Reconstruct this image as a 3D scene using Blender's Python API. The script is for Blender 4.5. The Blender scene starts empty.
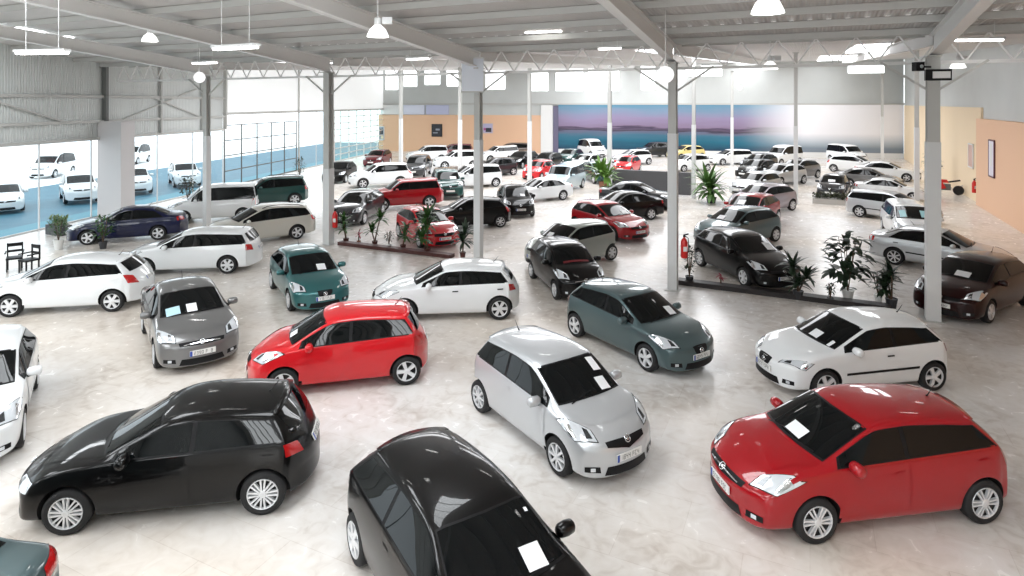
import bpy, bmesh, math, random
import numpy as np
from mathutils import Vector, Matrix
from mathutils.bvhtree import BVHTree
random.seed(7)
SC = bpy.context.scene
COL = SC.collection
PI = math.pi

# ------------------------------------------------------------------ materials
MATS = {}
def principled(name, color, rough=.5, metal=0., coat=0., emit=None, estr=0., spec=.5):
    if name in MATS: return MATS[name]
    m = bpy.data.materials.new(name); m.use_nodes = True
    b = m.node_tree.nodes['Principled BSDF']
    b.inputs['Base Color'].default_value = (*color, 1)
    b.inputs['Roughness'].default_value = rough
    b.inputs['Metallic'].default_value = metal
    b.inputs['Coat Weight'].default_value = coat
    b.inputs['Coat Roughness'].default_value = .04
    b.inputs['Specular IOR Level'].default_value = spec
    if emit:
        b.inputs['Emission Color'].default_value = (*emit, 1)
        b.inputs['Emission Strength'].default_value = estr
    MATS[name] = m
    return m
def paint(name, color, metal=.0, rough=.32, coat=1.0, spec=.12):
    m = principled('paint_' + name, color, rough, metal, coat, spec=spec)
    if 'flake' not in m:
        m['flake'] = 1
        nt = m.node_tree; b = nt.nodes['Principled BSDF']
        n = nt.nodes.new('ShaderNodeTexNoise'); n.inputs['Scale'].default_value = 900
        r = nt.nodes.new('ShaderNodeMapRange'); r.inputs['To Min'].default_value = rough - .05; r.inputs['To Max'].default_value = rough + .05
        tc = nt.nodes.new('ShaderNodeTexCoord')
        nt.links.new(tc.outputs['Object'], n.inputs['Vector'])
        nt.links.new(n.outputs['Fac'], r.inputs['Value']); nt.links.new(r.outputs['Result'], b.inputs['Roughness'])
    return m
GLASS = principled('dark_car_glass', (.002, .003, .0035), .02, 0, 0, spec=.32)
BLACK = principled('black_plastic', (.008, .008, .009), .45, spec=.2)
ARCH = principled('wheel_arch_black', (.006, .006, .006), .8)
TYRE = principled('tyre_rubber', (.012, .012, .013), .75)
RIM = principled('alloy_rim', (.74, .75, .77), .3, .35)
CHROME = principled('chrome', (.8, .81, .83), .12, 1.)
LAMP = principled('clear_lamp', (.70, .74, .78), .1, .2, 1.)
LAMPDARK = principled('lamp_reflector', (.05, .055, .06), .15, .5, 1.)
TAIL = principled('red_lamp', (.5, .012, .012), .1, 0, 1.)
PLATE = principled('white_plate', (.8, .8, .78), .4)
PLATEBLUE = principled('plate_blue_band', (.03, .08, .4), .4)
INK = principled('plate_ink', (.02, .02, .02), .5)
PAPER = principled('white_paper', (.85, .86, .88), .5)
ORANGE = principled('red_orange_print', (.75, .16, .06), .5)
SEAM = principled('panel_gap', (.01, .01, .01), .7)

# ------------------------------------------------------------------ mesh helpers
def mesh_obj(name, verts, faces, mat=None, parent=None, smooth=True, loc=None):
    me = bpy.data.meshes.new(name)
    me.from_pydata([tuple(v) for v in verts], [], faces)
    if smooth: me.polygons.foreach_set('use_smooth', [True] * len(me.polygons))
    o = bpy.data.objects.new(name, me); COL.objects.link(o)
    for m in (mat if isinstance(mat, (list, tuple)) else [mat]):
        if m: me.materials.append(m)
    if parent: o.parent = parent
    if loc: o.location = loc
    return o
class MB:
    def __init__(s): s.v = []; s.f = []; s.mi = []
    def add(s, v, f, mi=0):
        n = len(s.v); s.v += [tuple(p) for p in v]; s.f += [tuple(n + i for i in q) for q in f]; s.mi += [mi] * len(f); return s
    def box(s, c, d, rz=0, mi=0, M=None):
        x, y, z = d[0] / 2, d[1] / 2, d[2] / 2
        vs = [Vector((a, b, e)) for e in (-z, z) for a, b in ((-x, -y), (x, -y), (x, y), (-x, y))]
        R = M if M is not None else Matrix.Rotation(rz, 3, 'Z')
        vs = [R @ v + Vector(c) for v in vs]
        return s.add(vs, [(3, 2, 1, 0), (4, 5, 6, 7), (0, 1, 5, 4), (1, 2, 6, 5), (2, 3, 7, 6), (3, 0, 4, 7)], mi)
    def bar(s, a, b, w, h=None, mi=0):
        a = Vector(a); b = Vector(b); d = b - a; h = h or w
        q = d.to_track_quat('X', 'Z').to_matrix()
        return s.box((a + b) / 2, (d.length, w, h), mi=mi, M=q)
    def tube(s, pts, r, n=8, cap=True, mi=0):
        pts = [Vector(p) for p in pts]; base = len(s.v); rs = r if isinstance(r, (list, tuple)) else [r] * len(pts)
        vs = []; fs = []
        for i, p in enumerate(pts):
            d = (pts[min(i + 1, len(pts) - 1)] - pts[max(i - 1, 0)])
            q = d.to_track_quat('Z', 'Y').to_matrix()
            for k in range(n):
                a = 2 * PI * k / n; vs.append(p + q @ Vector((rs[i] * math.cos(a), rs[i] * math.sin(a), 0)))
        for i in range(len(pts) - 1):
            for k in range(n):
                fs.append((i * n + k, i * n + (k + 1) % n, (i + 1) * n + (k + 1) % n, (i + 1) * n + k))
        if cap: fs.append(tuple(range(n - 1, -1, -1))); fs.append(tuple((len(pts) - 1) * n + k for k in range(n)))
        return s.add(vs, fs, mi)
    def lathe(s, prof, n=20, M=None, c=(0, 0, 0), mi=0, cap=True):
        # prof: (r,z) list around local z
        vs = []; fs = []; M = M or Matrix.Identity(3)
        for r, z in prof:
            for k in range(n):
                a = 2 * PI * k / n; vs.append(M @ Vector((r * math.cos(a), r * math.sin(a), z)) + Vector(c))
        for i in range(len(prof) - 1):
            for k in range(n): fs.append((i * n + k, i * n + (k + 1) % n, (i + 1) * n + (k + 1) % n, (i + 1) * n + k))
        if cap: fs.append(tuple(range(n - 1, -1, -1))); fs.append(tuple((len(prof) - 1) * n + k for k in range(n)))
        return s.add(vs, fs, mi)
    def build(s, name, mat=None, parent=None, smooth=False, loc=None):
        o = mesh_obj(name, s.v, s.f, mat, parent, smooth, loc)
        if any(s.mi): o.data.polygons.foreach_set('material_index', s.mi)
        return o
def smooth_by_angle(o, ang=.6):
    me = o.data; bm = bmesh.new(); bm.from_mesh(me)
    for f in bm.faces: f.smooth = True
    for e in bm.edges: e.smooth = not (len(e.link_faces) == 2 and e.calc_face_angle(0) > ang)
    bm.to_mesh(me); bm.free()
def tag(o, label=None, cat=None, group=None, kind=None):
    for k, v in (('label', label), ('category', cat), ('group', group), ('kind', kind)):
        if v: o[k] = v
    return o
def empty(name, loc=(0, 0, 0), rz=0):
    o = bpy.data.objects.new(name, None); COL.objects.link(o); o.location = loc; o.rotation_euler = (0, 0, rz); o.empty_display_size = .2
    return o

# ------------------------------------------------------------------ the car
def lerp(a, b, t): return a + (b - a) * t
BASE = dict(L=4.2, W=1.76, H=1.5, wb=2.6, fo=.88, r=.31, gc=.17, nose=.70, cowl=(1.05, 1.0), rf=(1.85, 1.43), rp=2.5, rr=(3.65, 1.42),
            bl=(4.03, 1.03), deck=None, belt=(.91, 1.01), wr=.66, side=(.0, .0), three=False, rimstyle=8, lights='swept', rails=False, bumpz=.60, sp=.0)
TYPES = dict(
    supermini=dict(L=3.80, W=1.695, H=1.53, wb=2.46, fo=.80, r=.30, nose=.76, cowl=(.82, 1.03), rf=(1.55, 1.46), rp=2.25, rr=(3.3, 1.45), bl=(3.62, 1.03), belt=(.93, 1.04), wr=.68),
    compact=dict(L=4.33, H=1.515, fo=.97, nose=.73, cowl=(1.02, 1.03), rf=(1.82, 1.45), rp=2.5, rr=(3.65, 1.41), bl=(4.07, 1.06), belt=(.94, 1.06)),
    family=dict(L=4.13, H=1.485, wb=2.58, fo=.87, r=.315, nose=.71, cowl=(1.14, .99), rf=(1.95, 1.41), rp=2.6, rr=(3.60, 1.40), bl=(3.95, 1.0), belt=(.92, .99), wr=.68),
    sleek=dict(L=4.02, W=1.70, H=1.44, wb=2.46, fo=.87, r=.30, nose=.68, cowl=(1.03, .95), rf=(1.80, 1.37), rp=2.35, rr=(3.4, 1.35), bl=(3.80, 1.0), belt=(.88, 1.0), wr=.66),
    wagon=dict(L=4.55, W=1.77, H=1.5, wb=2.7, fo=.9, nose=.72, cowl=(1.1, 1.0), rf=(1.95, 1.42), rp=2.6, rr=(4.1, 1.42), bl=(4.42, 1.03), belt=(.91, 1.0)),
    mpv=dict(L=4.4, W=1.78, H=1.62, wb=2.75, fo=.87, nose=.78, cowl=(.9, 1.08), rf=(1.75, 1.53), rp=2.5, rr=(4.0, 1.54), bl=(4.28, 1.05), belt=(.97, 1.04)),
    sedan=dict(L=4.55, W=1.77, H=1.46, wb=2.6, fo=.9, nose=.70, cowl=(1.2, .97), rf=(2.02, 1.38), rp=2.6, rr=(3.3, 1.37), bl=(3.95, 1.07), deck=(4.45, 1.04), belt=(.90, .97), wr=.64),
    suv=dict(L=4.4, W=1.79, H=1.7, wb=2.62, fo=.86, r=.355, gc=.24, nose=.92, cowl=(1.15, 1.13), rf=(1.8, 1.6), rp=2.5, rr=(4.0, 1.64), bl=(4.25, 1.15), belt=(1.06, 1.12), wr=.70, bumpz=.72),
    van=dict(L=4.3, W=1.8, H=1.85, wb=2.7, fo=.85, r=.32, gc=.2, nose=.88, cowl=(.92, 1.15), rf=(1.5, 1.72), rp=2.4, rr=(4.12, 1.8), bl=(4.25, 1.12), belt=(1.05, 1.08), wr=.76),
    city=dict(L=3.4, W=1.62, H=1.47, wb=2.34, fo=.66, r=.28, nose=.74, cowl=(.75, 1.0), rf=(1.42, 1.41), rp=2.0, rr=(3.0, 1.40), bl=(3.27, 1.0), belt=(.91, 1.0), wr=.66),
)
NP = 13
def cage(P):
    L, W, gc = P['L'], P['W'] / 2, P['gc']; bz = P['bumpz']
    cs, cz = P['cowl']; rfs, rfz = P['rf']; rrs, rrz = P['rr']; bls, blz = P['bl']; bf, br = P['belt']
    H = P['H']; wr = P['wr'] * W / .88 * .98
    beltz = lambda s: lerp(bf, br, min(1, max(0, (s - cs) / (bls - cs))))
    st = []
    def hood(s, zb, w, zbelt, zt, sweep, fl=(.95, .89, .78, .58, .3)):
        d = zt - zbelt
        pts = [(0, zb), (.3 * w, zb), (.58 * w, zb), (.80 * w, zb + .005), (.95 * w, zb + .06), (1.0 * w, lerp(zb, zbelt, .42)), (.995 * w, lerp(zb, zbelt, .75)), (fl[0] * w, zbelt),
               (fl[1] * w, zbelt + .38 * d), (fl[2] * w, zbelt + .62 * d), (fl[3] * w, zbelt + .82 * d), (fl[4] * w, zbelt + .95 * d), (0, zt)]
        st.append([(s + sweep * (min(1, y / (w + 1e-6))) ** 2.4, y, z) for y, z in pts])
    def gh(s, zb, w, zbelt, zt, ye, ze, sweep, ssw=None):
        pts = [(0, zb), (.3 * w, zb), (.58 * w, zb), (.80 * w, zb + .005), (.95 * w, zb + .06), (1.0 * w, lerp(zb, zbelt, .42)), (.995 * w, lerp(zb, zbelt, .75)), (.955 * w, zbelt),
               (.925 * w, zbelt + .05), (ye, ze), (ye - .07, ze + (zt - ze) * .55), (ye * .5, zt - .012 * 1), (0, zt)]
        ssw = sweep if ssw is None else ssw
        st.append([(s + (sweep if i > 8 else ssw) * (min(1, y / (w + 1e-6))) ** 2.0, y, z) for i, (y, z) in enumerate(pts)])
    n = P['nose']
    hood(.0, gc + .06, .80 * W, bz - .10, bz - .02, .22)
    hood(.03, gc + .0, .90 * W, bz, bz + .06, .24)
    hood(.13, gc - .01, .95 * W, lerp(bz, n, .55), n, .26)
    hood(.40, gc, .985 * W, lerp(n, beltz(0), .55), lerp(n, cz, .55), .16)
    hood(lerp(.40, cs, .5), gc, 1.0 * W, lerp(n, beltz(0), .85), lerp(n, cz, .82), .1)
    hood(cs, gc, 1.0 * W, beltz(cs), cz, .2, (.955, .915, .82, .6, .3))
    ms = lerp(cs, rfs, .5); mz = lerp(cz, rfz, .53)
    gh(ms, gc, W, beltz(ms), mz, lerp(.82 * W, wr, .5), mz - .065, .2, .12)
    gh(rfs, gc, W, beltz(rfs), rfz + .01, wr, rfz - .085, .2, .05)
    gh(rfs + .25, gc, W, beltz(rfs + .2), lerp(rfz, H, .6), wr, lerp(rfz, H, .6) - .10, .06, .0)
    gh(P['rp'], gc, W, beltz(P['rp']), H, wr, H - .105, .0)
    m2 = lerp(P['rp'], rrs, .55)
    gh(m2, gc, W, beltz(m2), lerp(H, rrz, .4), wr * .985, lerp(H, rrz, .4) - .105, -.0)
    gh(rrs - .12, gc, W * .99, beltz(rrs - .1), rrz + .025, wr * .965, rrz - .09, -.06, -.0)
    gh(rrs, gc, W * .985, beltz(rrs), rrz, wr * .95, rrz - .095, -.10, -.0)
    m3s = lerp(rrs, bls, .5); m3z = lerp(rrz, blz, .47)
    if P['deck']:
        ds, dz = P['deck']
        gh(m3s, gc, W * .985, beltz(m3s), m3z, lerp(wr * .95, .84 * W, .45), m3z - .06, -.12, -.0)
        hood(bls, gc + .01, .98 * W, beltz(bls), blz, -.06, (.955, .91, .83, .6, .3))
        hood(lerp(bls, ds, .6), gc + .03, .965 * W, lerp(beltz(bls), dz, .5) - .03, lerp(blz, dz, .6), -.06)
        hood(ds, gc + .06, .94 * W, dz - .10, dz, -.14)
        hood(L - .03, gc + .08, .92 * W, bz + .06, bz + .16, -.2)
    else:
        gh(m3s, gc + .01, W * .98, beltz(m3s), m3z, lerp(wr * .95, .86 * W, .45), m3z - .05, -.12, -.03)
        hood(bls, gc + .04, .945 * W, beltz(bls) - .03, blz, -.20, (.955, .92, .84, .6, .3))
        hood(L - .06, gc + .06, .925 * W, lerp(bz, beltz(bls), .45), lerp(bz, blz, .5), -.27)
    hood(L - .005, gc + .08, .885 * W, bz, bz + .05, -.31)
    hood(L, gc + .12, .77 * W, bz - .10, bz - .03, -.25)
    return st
def car_mesh(P, level=2):
    st = cage(P); xf = P['wb'] / 2 + P['fo']; N = len(st); V = []; F = []
    ring = 2 * NP - 2
    idx = lambda i, j: i * ring + j % ring
    for sec in st:
        for j in range(NP): V.append((xf - sec[j][0], sec[j][1], sec[j][2]))
        for j in range(NP - 2, 0, -1): V.append((xf - sec[j][0], -sec[j][1], sec[j][2]))
    for i in range(N - 1):
        for j in range(ring): F.append((idx(i, j), idx(i, j + 1), idx(i + 1, j + 1), idx(i + 1, j)))
    for i in (0, N - 1):
        sec = st[i]; base = len(V); rows = 7; g = {}
        wmax = max(p[1] for p in sec); s0 = sec[0][0]; s1 = sec[5][0]
        for r in range(rows):
            g[r, 0] = idx(i, 3 + r); g[r, 6] = idx(i, ring - 3 - r)
        for c, j in ((1, 2), (2, 1), (3, 0)): g[0, c] = idx(i, j); g[0, 6 - c] = idx(i, ring - j)
        for c, j in ((1, 10), (2, 11), (3, 12)): g[6, c] = idx(i, j); g[6, 6 - c] = idx(i, ring - j)
        for r in range(1, 6):
            z = sec[3 + r][2]; ye = sec[3 + r][1]
            for c in range(1, 6):
                y = (.70, .36, 0, -.36, -.70)[c - 1] * ye
                V.append((xf - (s0 + (s1 - s0) * (abs(y) / wmax) ** 2.4), y, z)); g[r, c] = len(V) - 1
        for r in range(rows - 1):
            for c in range(6): F.append((g[r, c], g[r, c + 1], g[r + 1, c + 1], g[r + 1, c]))
    me = bpy.data.meshes.new('body'); me.from_pydata(V, [], F)
    bm = bmesh.new(); bm.from_mesh(me); bmesh.ops.recalc_face_normals(bm, faces=bm.faces)
    cl = bm.edges.layers.float.new('crease_edge'); bm.verts.ensure_lookup_table()
    for e in bm.edges:
        a, b = e.verts[0].index, e.verts[1].index
        if max(a, b) >= N * ring: continue
        ja, jb = a % ring, b % ring
        ja = min(ja, ring - ja); jb = min(jb, ring - jb)
        if ja == jb and ja == 7: e[cl] = .35
        if ja == jb and ja == 9: e[cl] = .45
        if ja == jb and ja == 4: e[cl] = .3
        ia, ib = a // ring, b // ring
        if ia == ib and ia == 5 and min(ja, jb) >= 9: e[cl] = .5
        if ia == ib and ia == (14 if P['deck'] else 12) and min(ja, jb) >= 8: e[cl] = .45
    bm.to_mesh(me); bm.free()
    o = bpy.data.objects.new('body', me); COL.objects.link(o)
    ss = o.modifiers.new('ss', 'SUBSURF'); ss.levels = level; ss.render_levels = level
    dg = bpy.context.evaluated_depsgraph_get()
    sm = bpy.data.meshes.new_from_object(o.evaluated_get(dg), depsgraph=dg)
    bvh = BVHTree.FromPolygons([v.co.copy() for v in sm.vertices], [tuple(p.vertices) for p in sm.polygons])
    o.modifiers.remove(ss); o.data = sm; bpy.data.meshes.remove(me)
    sm.materials.append(BLACK); sm.materials.append(ARCH)
    # wheel arches
    cut = MB(); r = P['r'] + .055
    for x in (P['wb'] / 2, -P['wb'] / 2):
        for sgn in (1, -1):
            prof = [(r, -.27), (r, .35)]
            M = Matrix.Rotation(-sgn * PI / 2, 3, 'X')
            cut.lathe(prof, 28, M, (x, sgn * (P['W'] / 2 - .02), P['r'] + .005))
    co = cut.build('cutter', [ARCH, ARCH]); co.data.polygons.foreach_set('material_index', [1] * len(co.data.polygons))
    b = o.modifiers.new('b', 'BOOLEAN'); b.object = co; b.operation = 'DIFFERENCE'; b.solver = 'EXACT'
    try: b.material_mode = 'INDEX'
    except Exception: pass
    dg = bpy.context.evaluated_depsgraph_get()
    fm = bpy.data.meshes.new_from_object(o.evaluated_get(dg), depsgraph=dg)
    bpy.data.objects.remove(o); bpy.data.objects.remove(co)
    fm.polygons.foreach_set('use_smooth', [True] * len(fm.polygons))
    bm = bmesh.new(); bm.from_mesh(fm)
    for e in bm.edges:
        e.smooth = not (len(e.link_faces) == 2 and (e.calc_face_angle(0) > .7 or e.link_faces[0].material_index != e.link_faces[1].material_index))
    bm.to_mesh(fm); bm.free()
    fm.name = 'body'
    return fm, bvh, st
class Builder:
    """turns 3D guide grids into patches lying on the car's skin"""
    def __init__(s, bvh): s.bvh = bvh
    def snap(s, p, off):
        co, no, i, d = s.bvh.find_nearest(Vector(p))
        return co + no * off
    def grid(s, rows, off, mb=None, mi=0, edge=0.0):
        mb = mb or MB(); n = len(rows[0]); m = len(rows)
        vs = [s.snap(p, off) for r in rows for p in r]
        fs = [(i * n + j, i * n + j + 1, (i + 1) * n + j + 1, (i + 1) * n + j) for i in range(m - 1) for j in range(n - 1)]
        # orient outward
        if fs:
            f = fs[len(fs) // 2]; a, b, c = vs[f[0]], vs[f[1]], vs[f[2]]
            nn = (b - a).cross(c - a); co, no, i, d = s.bvh.find_nearest(a)
            if nn.dot(no) < 0: fs = [tuple(reversed(f)) for f in fs]
        mb.add(vs, fs, mi); return mb
    def quad(s, c, nu, nv, off, mb=None, mi=0):
        A, B, C, D = [Vector(p) for p in c]  # A->B along u bottom, D->C top
        rows = [[(A.lerp(B, i / nu)).lerp(D.lerp(C, i / nu), j / nv) for i in range(nu + 1)] for j in range(nv + 1)]
        return s.grid(rows, off, mb, mi)
    def poly(s, low, up, nv, off, mb=None, mi=0):
        rows = [[Vector(a).lerp(Vector(b), j / nv) for a, b in zip(low, up)] for j in range(nv + 1)]
        return s.grid(rows, off, mb, mi)
    def panel(s, low, up, nv, gap, mb=None):
        # painted panel with a dark gap all round it: big dark patch beneath, painted one above
        mb = mb or MB()
        s.poly(low, up, nv, .0035, mb, 1)
        n = len(low); cen = [sum((Vector(p) for p in low), Vector()) / n, sum((Vector(p) for p in up), Vector()) / n]
        L2 = [Vector(p) for p in low]; U2 = [Vector(p) for p in up]
        d0 = (L2[1] - L2[0]).normalized() * gap; d1 = (L2[-2] - L2[-1]).normalized() * gap
        e0 = (U2[1] - U2[0]).normalized() * gap; e1 = (U2[-2] - U2[-1]).normalized() * gap
        L2[0] = L2[0] + d0; L2[-1] = L2[-1] + d1; U2[0] = U2[0] + e0; U2[-1] = U2[-1] + e1
        LL = []; UU = []
        for a, b in zip(L2, U2):
            v = (b - a).normalized() * gap; LL.append(a + v); UU.append(b - v)
        s.poly(LL, UU, nv, .0070, mb, 0); return mb
    def strip(s, pts, w, off, mb=None, mi=0, n=6, up=(0, 0, 1)):
        q = []
        for a, b in zip(pts[:-1], pts[1:]):
            a = Vector(a); b = Vector(b)
            q += [a.lerp(b, t / n) for t in range(n)]
        q.append(Vector(pts[-1]))
        low = []; upp = []
        for i, p in enumerate(q):
            d = (q[min(i + 1, len(q) - 1)] - q[max(0, i - 1)]).normalized()
            co, no, k, dd = s.bvh.find_nearest(p)
            t = no.cross(d).normalized() * w / 2
            low.append(p - t); upp.append(p + t)
        return s.poly(low, upp, 1, off, mb, mi)
def interp(pts, s):
    pts = sorted(pts)
    if s <= pts[0][0]: return pts[0][1]
    for (a, za), (b, zb) in zip(pts[:-1], pts[1:]):
        if s <= b: return lerp(za, zb, (s - a) / (b - a + 1e-9))
    return pts[-1][1]
WHEELS = {}
def wheel_meshes(r, style, steel=False, w=.19):
    key = (round(r, 3), style, steel)
    if key in WHEELS: return WHEELS[key]
    # axis along +y (outer face at y=0, body inward)
    M = Matrix.Rotation(-PI / 2, 3, 'X')   # local z -> +y
    rr = r * .70
    t = MB()
    t.lathe([(rr, -w), (r * .93, -w), (r, -w + .03), (r, -.03), (r * .95, -.006), (r * .80, .004), (rr, -.004), (rr * .97, -.05), (0.02, -.06)], 30, M, cap=False)
    to = t.build('wheel', TYRE, None, True); tm = to.data; bpy.data.objects.remove(to)
    k = MB()
    k.lathe([(rr * .97, -.03), (rr * 1.0, -.004), (rr * .985, .004), (rr * .93, .0), (rr * .90, -.03)], 30, M, cap=False)
    k.lathe([(rr * .24, -.045), (rr * .24, .0), (rr * .17, .008), (.001, .010)], 14, M, cap=False)
    n = abs(style)
    for i in range(n):
        a = 2 * PI * i / n
        d = Vector((math.cos(a), 0, math.sin(a))); p = Vector((-math.sin(a), 0, math.cos(a)))
        if style > 0:
            w0, w1 = (rr * .15, rr * .19) if n <= 6 else (rr * .085, rr * .10)
        else: w0, w1 = rr * .05, rr * .06
        for off in ((0,) if style > 0 else (-.075, .075)):
            c0 = d * rr * .18 + p * off * rr * .9; c1 = d * rr * .945 + p * off * rr * (1.9 if style < 0 else 1)
            vs = []
            for c, ww, yy in ((c0, w0, .002), (c1, w1, -.004)):
                for sg in (-1, 1):
                    for dy in (yy, yy - .04): vs.append(c + p * sg * ww + Vector((0, dy, 0)))
            k.add(vs, [(0, 2, 6, 4), (0, 4, 5, 1), (2, 3, 7, 6), (1, 5, 7, 3)])
    ko = k.build('rim', RIM, None, False); km = ko.data; bpy.data.objects.remove(ko)
    bm = bmesh.new(); bm.from_mesh(km); bmesh.ops.recalc_face_normals(bm, faces=bm.faces); bm.to_mesh(km); bm.free()
    WHEELS[key] = (tm, km); return WHEELS[key]
GLYPH = {}
SEG = {'0': 'abcdef', '1': 'bc', '2': 'abged', '3': 'abgcd', '4': 'fgbc', '5': 'afgcd', '6': 'afgedc', '7': 'abc', '8': 'abcdefg', '9': 'abcdfg',
       'C': 'afed', 'Y': 'fbgc', 'D': 'abcdef', 'F': 'afge', 'H': 'fbgec', 'J': 'bcde', 'L': 'fed', 'P': 'abfge', 'B': 'abcdefg', 'Z': 'abged', 'K': 'fegb', 'X': 'fbgec'}
def glyph_rects(ch):
    # unit cell 0..1 x 0..1.7
    s = SEG.get(ch, ''); t = .2; out = []
    R = dict(a=(0, 1.7 - t, 1, 1.7), d=(0, 0, 1, t), g=(0, .85 - t / 2, 1, .85 + t / 2), f=(0, .85, t, 1.7), e=(0, 0, t, .85), b=(1 - t, .85, 1, 1.7), c=(1 - t, 0, 1, .85))
    return [R[k] for k in s]
CARCACHE = {}
def car_parts(key, P, detail=2):
    """list of (name, mesh, slot_is_paint, children) built once for a body shape"""
    if key in CARCACHE: return CARCACHE[key]
    body, bvh, st = car_mesh(P, 2)
    B = Builder(bvh); xf = P['wb'] / 2 + P['fo']; W = P['W'] / 2; L = P['L']; X = lambda s: xf - s
    cs, cz = P['cowl']; rfs, rfz = P['rf']; rrs, rrz = P['rr']; bls, blz = P['bl']; bz = P['bumpz']; n = P['nose']
    parts = []
    def put(name, mb, mat, kids=(), paint_=False):
        o = mb.build(name, mat, None, True); me = o.data; bpy.data.objects.remove(o); parts.append((name, me, paint_, list(kids)))
    def sub(name, mb, mat):
        o = mb.build(name, mat, None, True); me = o.data; bpy.data.objects.remove(o); return (name, me, False, [])
    parts.append(('body', body, True, []))
    # --- edges of the greenhouse read from the cage
    rail = [(p[9][0], p[9][2]) for p in st[5:(15 if P['deck'] else 14)]]
    raily = [(p[9][0], p[9][1]) for p in st[5:(15 if P['deck'] else 14)]]
    belt = [(p[7][0], p[7][2]) for p in st[4:(15 if P['deck'] else 15)]]
    # windscreen
    def screen(k0, k1, mid, m, name, off, t0, t1, nv=8, nu=12):
        a, b, c = st[k0], st[mid], st[k1]
        rows = []
        for j in range(nv + 1):
            t = lerp(t0, t1, j / nv)
            if t < .5: p, q, u = a, b, t * 2
            else: p, q, u = b, c, t * 2 - 1
            E = [Vector((lerp(p[i][0], q[i][0], u), lerp(p[i][1], q[i][1], u), lerp(p[i][2], q[i][2], u))) for i in (9, 10, 11, 12)]
            ye = E[0].y - m; row = []
            for i in range(nu + 1):
                y = lerp(-ye, ye, i / nu); ay = abs(y)
                pr = sorted([(e.y, e.x, e.z) for e in E])
                row.append((X(interp([(k[0], k[1]) for k in pr], ay)), y, interp([(k[0], k[2]) for k in pr], ay)))
            rows.append(row)
        return B.grid(rows, off)
    put('windscreen', screen(5, 7, 6, .05, 'windscreen', .009, .07, .93), GLASS)
    put('windscreen_seal', screen(5, 7, 6, .03, '', .004, .03, .97), BLACK)
    if P['deck']: put('rear_window', screen(12, 14, 13, .06, '', .007, .1, .88), GLASS)
    else: put('rear_window', screen(12, 14, 13, .09, '', .007, .12, .9), GLASS)
    # side glass
    s0 = cs + .30; sB = P.get('sB', lerp(rfs, P['rp'], .75)); s1b = (bls - .30 if P['deck'] else rrs + (bls - rrs) * .30) + P['side'][0]
    s1t = (rrs + .05 if P['deck'] else rrs - .10) + P['side'][1]
    if P['three']: sB = lerp(rfs, P['rp'], 1.1)
    def side(sa, sb, sat, sbt, mlow, mup, off, sgn, mb=None):
        nc = 14; low = []; up = []
        for i in range(nc + 1):
            t = i / nc
            sl = lerp(sa, sb, t); su = lerp(sat, sbt, t)
            zl = interp(belt, sl) + mlow; zu = interp(rail, su) - mup
            zu = max(zu, zl + .012)
            low.append((X(sl), sgn * W * .93, zl)); up.append((X(su), sgn * (interp(raily, su) + .02), zu))
        return B.poly(low, up, 5, off, mb)
    for sgn in (1, -1):
        put('window_surround', side(s0 - .03, s1b + .05, s0 + .02, s1t + .04, .022, .012, .004, sgn), BLACK)
        put('front_side_window', side(s0 + .02, sB, s0 + .06, sB + .02, .045, .03, .007, sgn), GLASS)
        put('rear_side_window', side(sB + .07, s1b, sB + .09, s1t, .045, .03, .007, sgn), GLASS)
    # lamps
    for sgn in (1, -1):
        if P['lights'] == 'swept':
            c = [(X(.20), sgn * W * .58, n - .06), (X(.40), sgn * W * .93, n - .04), (X(.80), sgn * W * .92, n + .12), (X(.36), sgn * W * .60, n + .07)]
        elif P['lights'] == 'slim':
            c = [(X(.14), sgn * W * .46, n - .07), (X(.42), sgn * W * .95, n - .06), (X(.60), sgn * W * .95, n + .06), (X(.20), sgn * W * .48, n + .01)]
        else:
            c = [(X(.10), sgn * W * .52, n - .13), (X(.34), sgn * W * .93, n - .11), (X(.42), sgn * W * .92, n + .03), (X(.16), sgn * W * .52, n + .01)]
        C = [Vector(q) for q in c]; mid = sum(C, Vector()) / 4
        inner = [mid.lerp(q, .55) for q in C]
        b1 = mid.lerp(C[0], .35).lerp(C[3], .2); 
        put('headlight_surround', B.quad([mid + (q - mid) * 1.1 for q in C], 8, 5, .006), BLACK)
        put('headlight', B.quad(c, 8, 5, .010), LAMP, [sub('lamp_reflector', B.quad([q.lerp(mid, .0) for q in (C[0].lerp(C[1], .18).lerp(C[3], .22), C[0].lerp(C[1], .52).lerp(C[3], .2), C[3].lerp(C[2], .45).lerp(C[0], .25), C[3].lerp(C[2], .2).lerp(C[0], .2))], 4, 4, .014), LAMPDARK),
                                                           sub('turn_signal', B.quad([C[1].lerp(C[0], .22).lerp(C[2], .15), C[1].lerp(C[0], .05).lerp(C[2], .2), C[2].lerp(C[3], .15).lerp(C[1], .25), C[2].lerp(C[3], .3).lerp(C[1], .2)], 3, 3, .014), CHROME)])
        # tail lamps
        if P['deck']:
            ds, dz = P['deck']; c = [(X(L - .06), sgn * W * .55, dz - .24), (X(L - .36), sgn * W * .95, dz - .24), (X(L - .40), sgn * W * .95, dz - .08), (X(L - .10), sgn * W * .55, dz - .08)]
        else:
            hi = P.get('tailhi', .0)
            c = [(X(L - .05), sgn * W * .68, bz + .17), (X(L - .34), sgn * W * .97, bz + .20), (X(bls - .22), sgn * W * .95, blz - .02 + hi), (X(bls + .02), sgn * W * .72, blz - .04 + hi)]
        put('tail_light', B.quad(c, 6, 6, .008), TAIL)
        # fog lamp recess
        c = [(X(.07), sgn * W * .60, gc_ + .10), (X(.22), sgn * W * .86, gc_ + .12), (X(.22), sgn * W * .86, gc_ + .20), (X(.07), sgn * W * .62, gc_ + .19)] if (gc_ := P['gc']) else None
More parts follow.
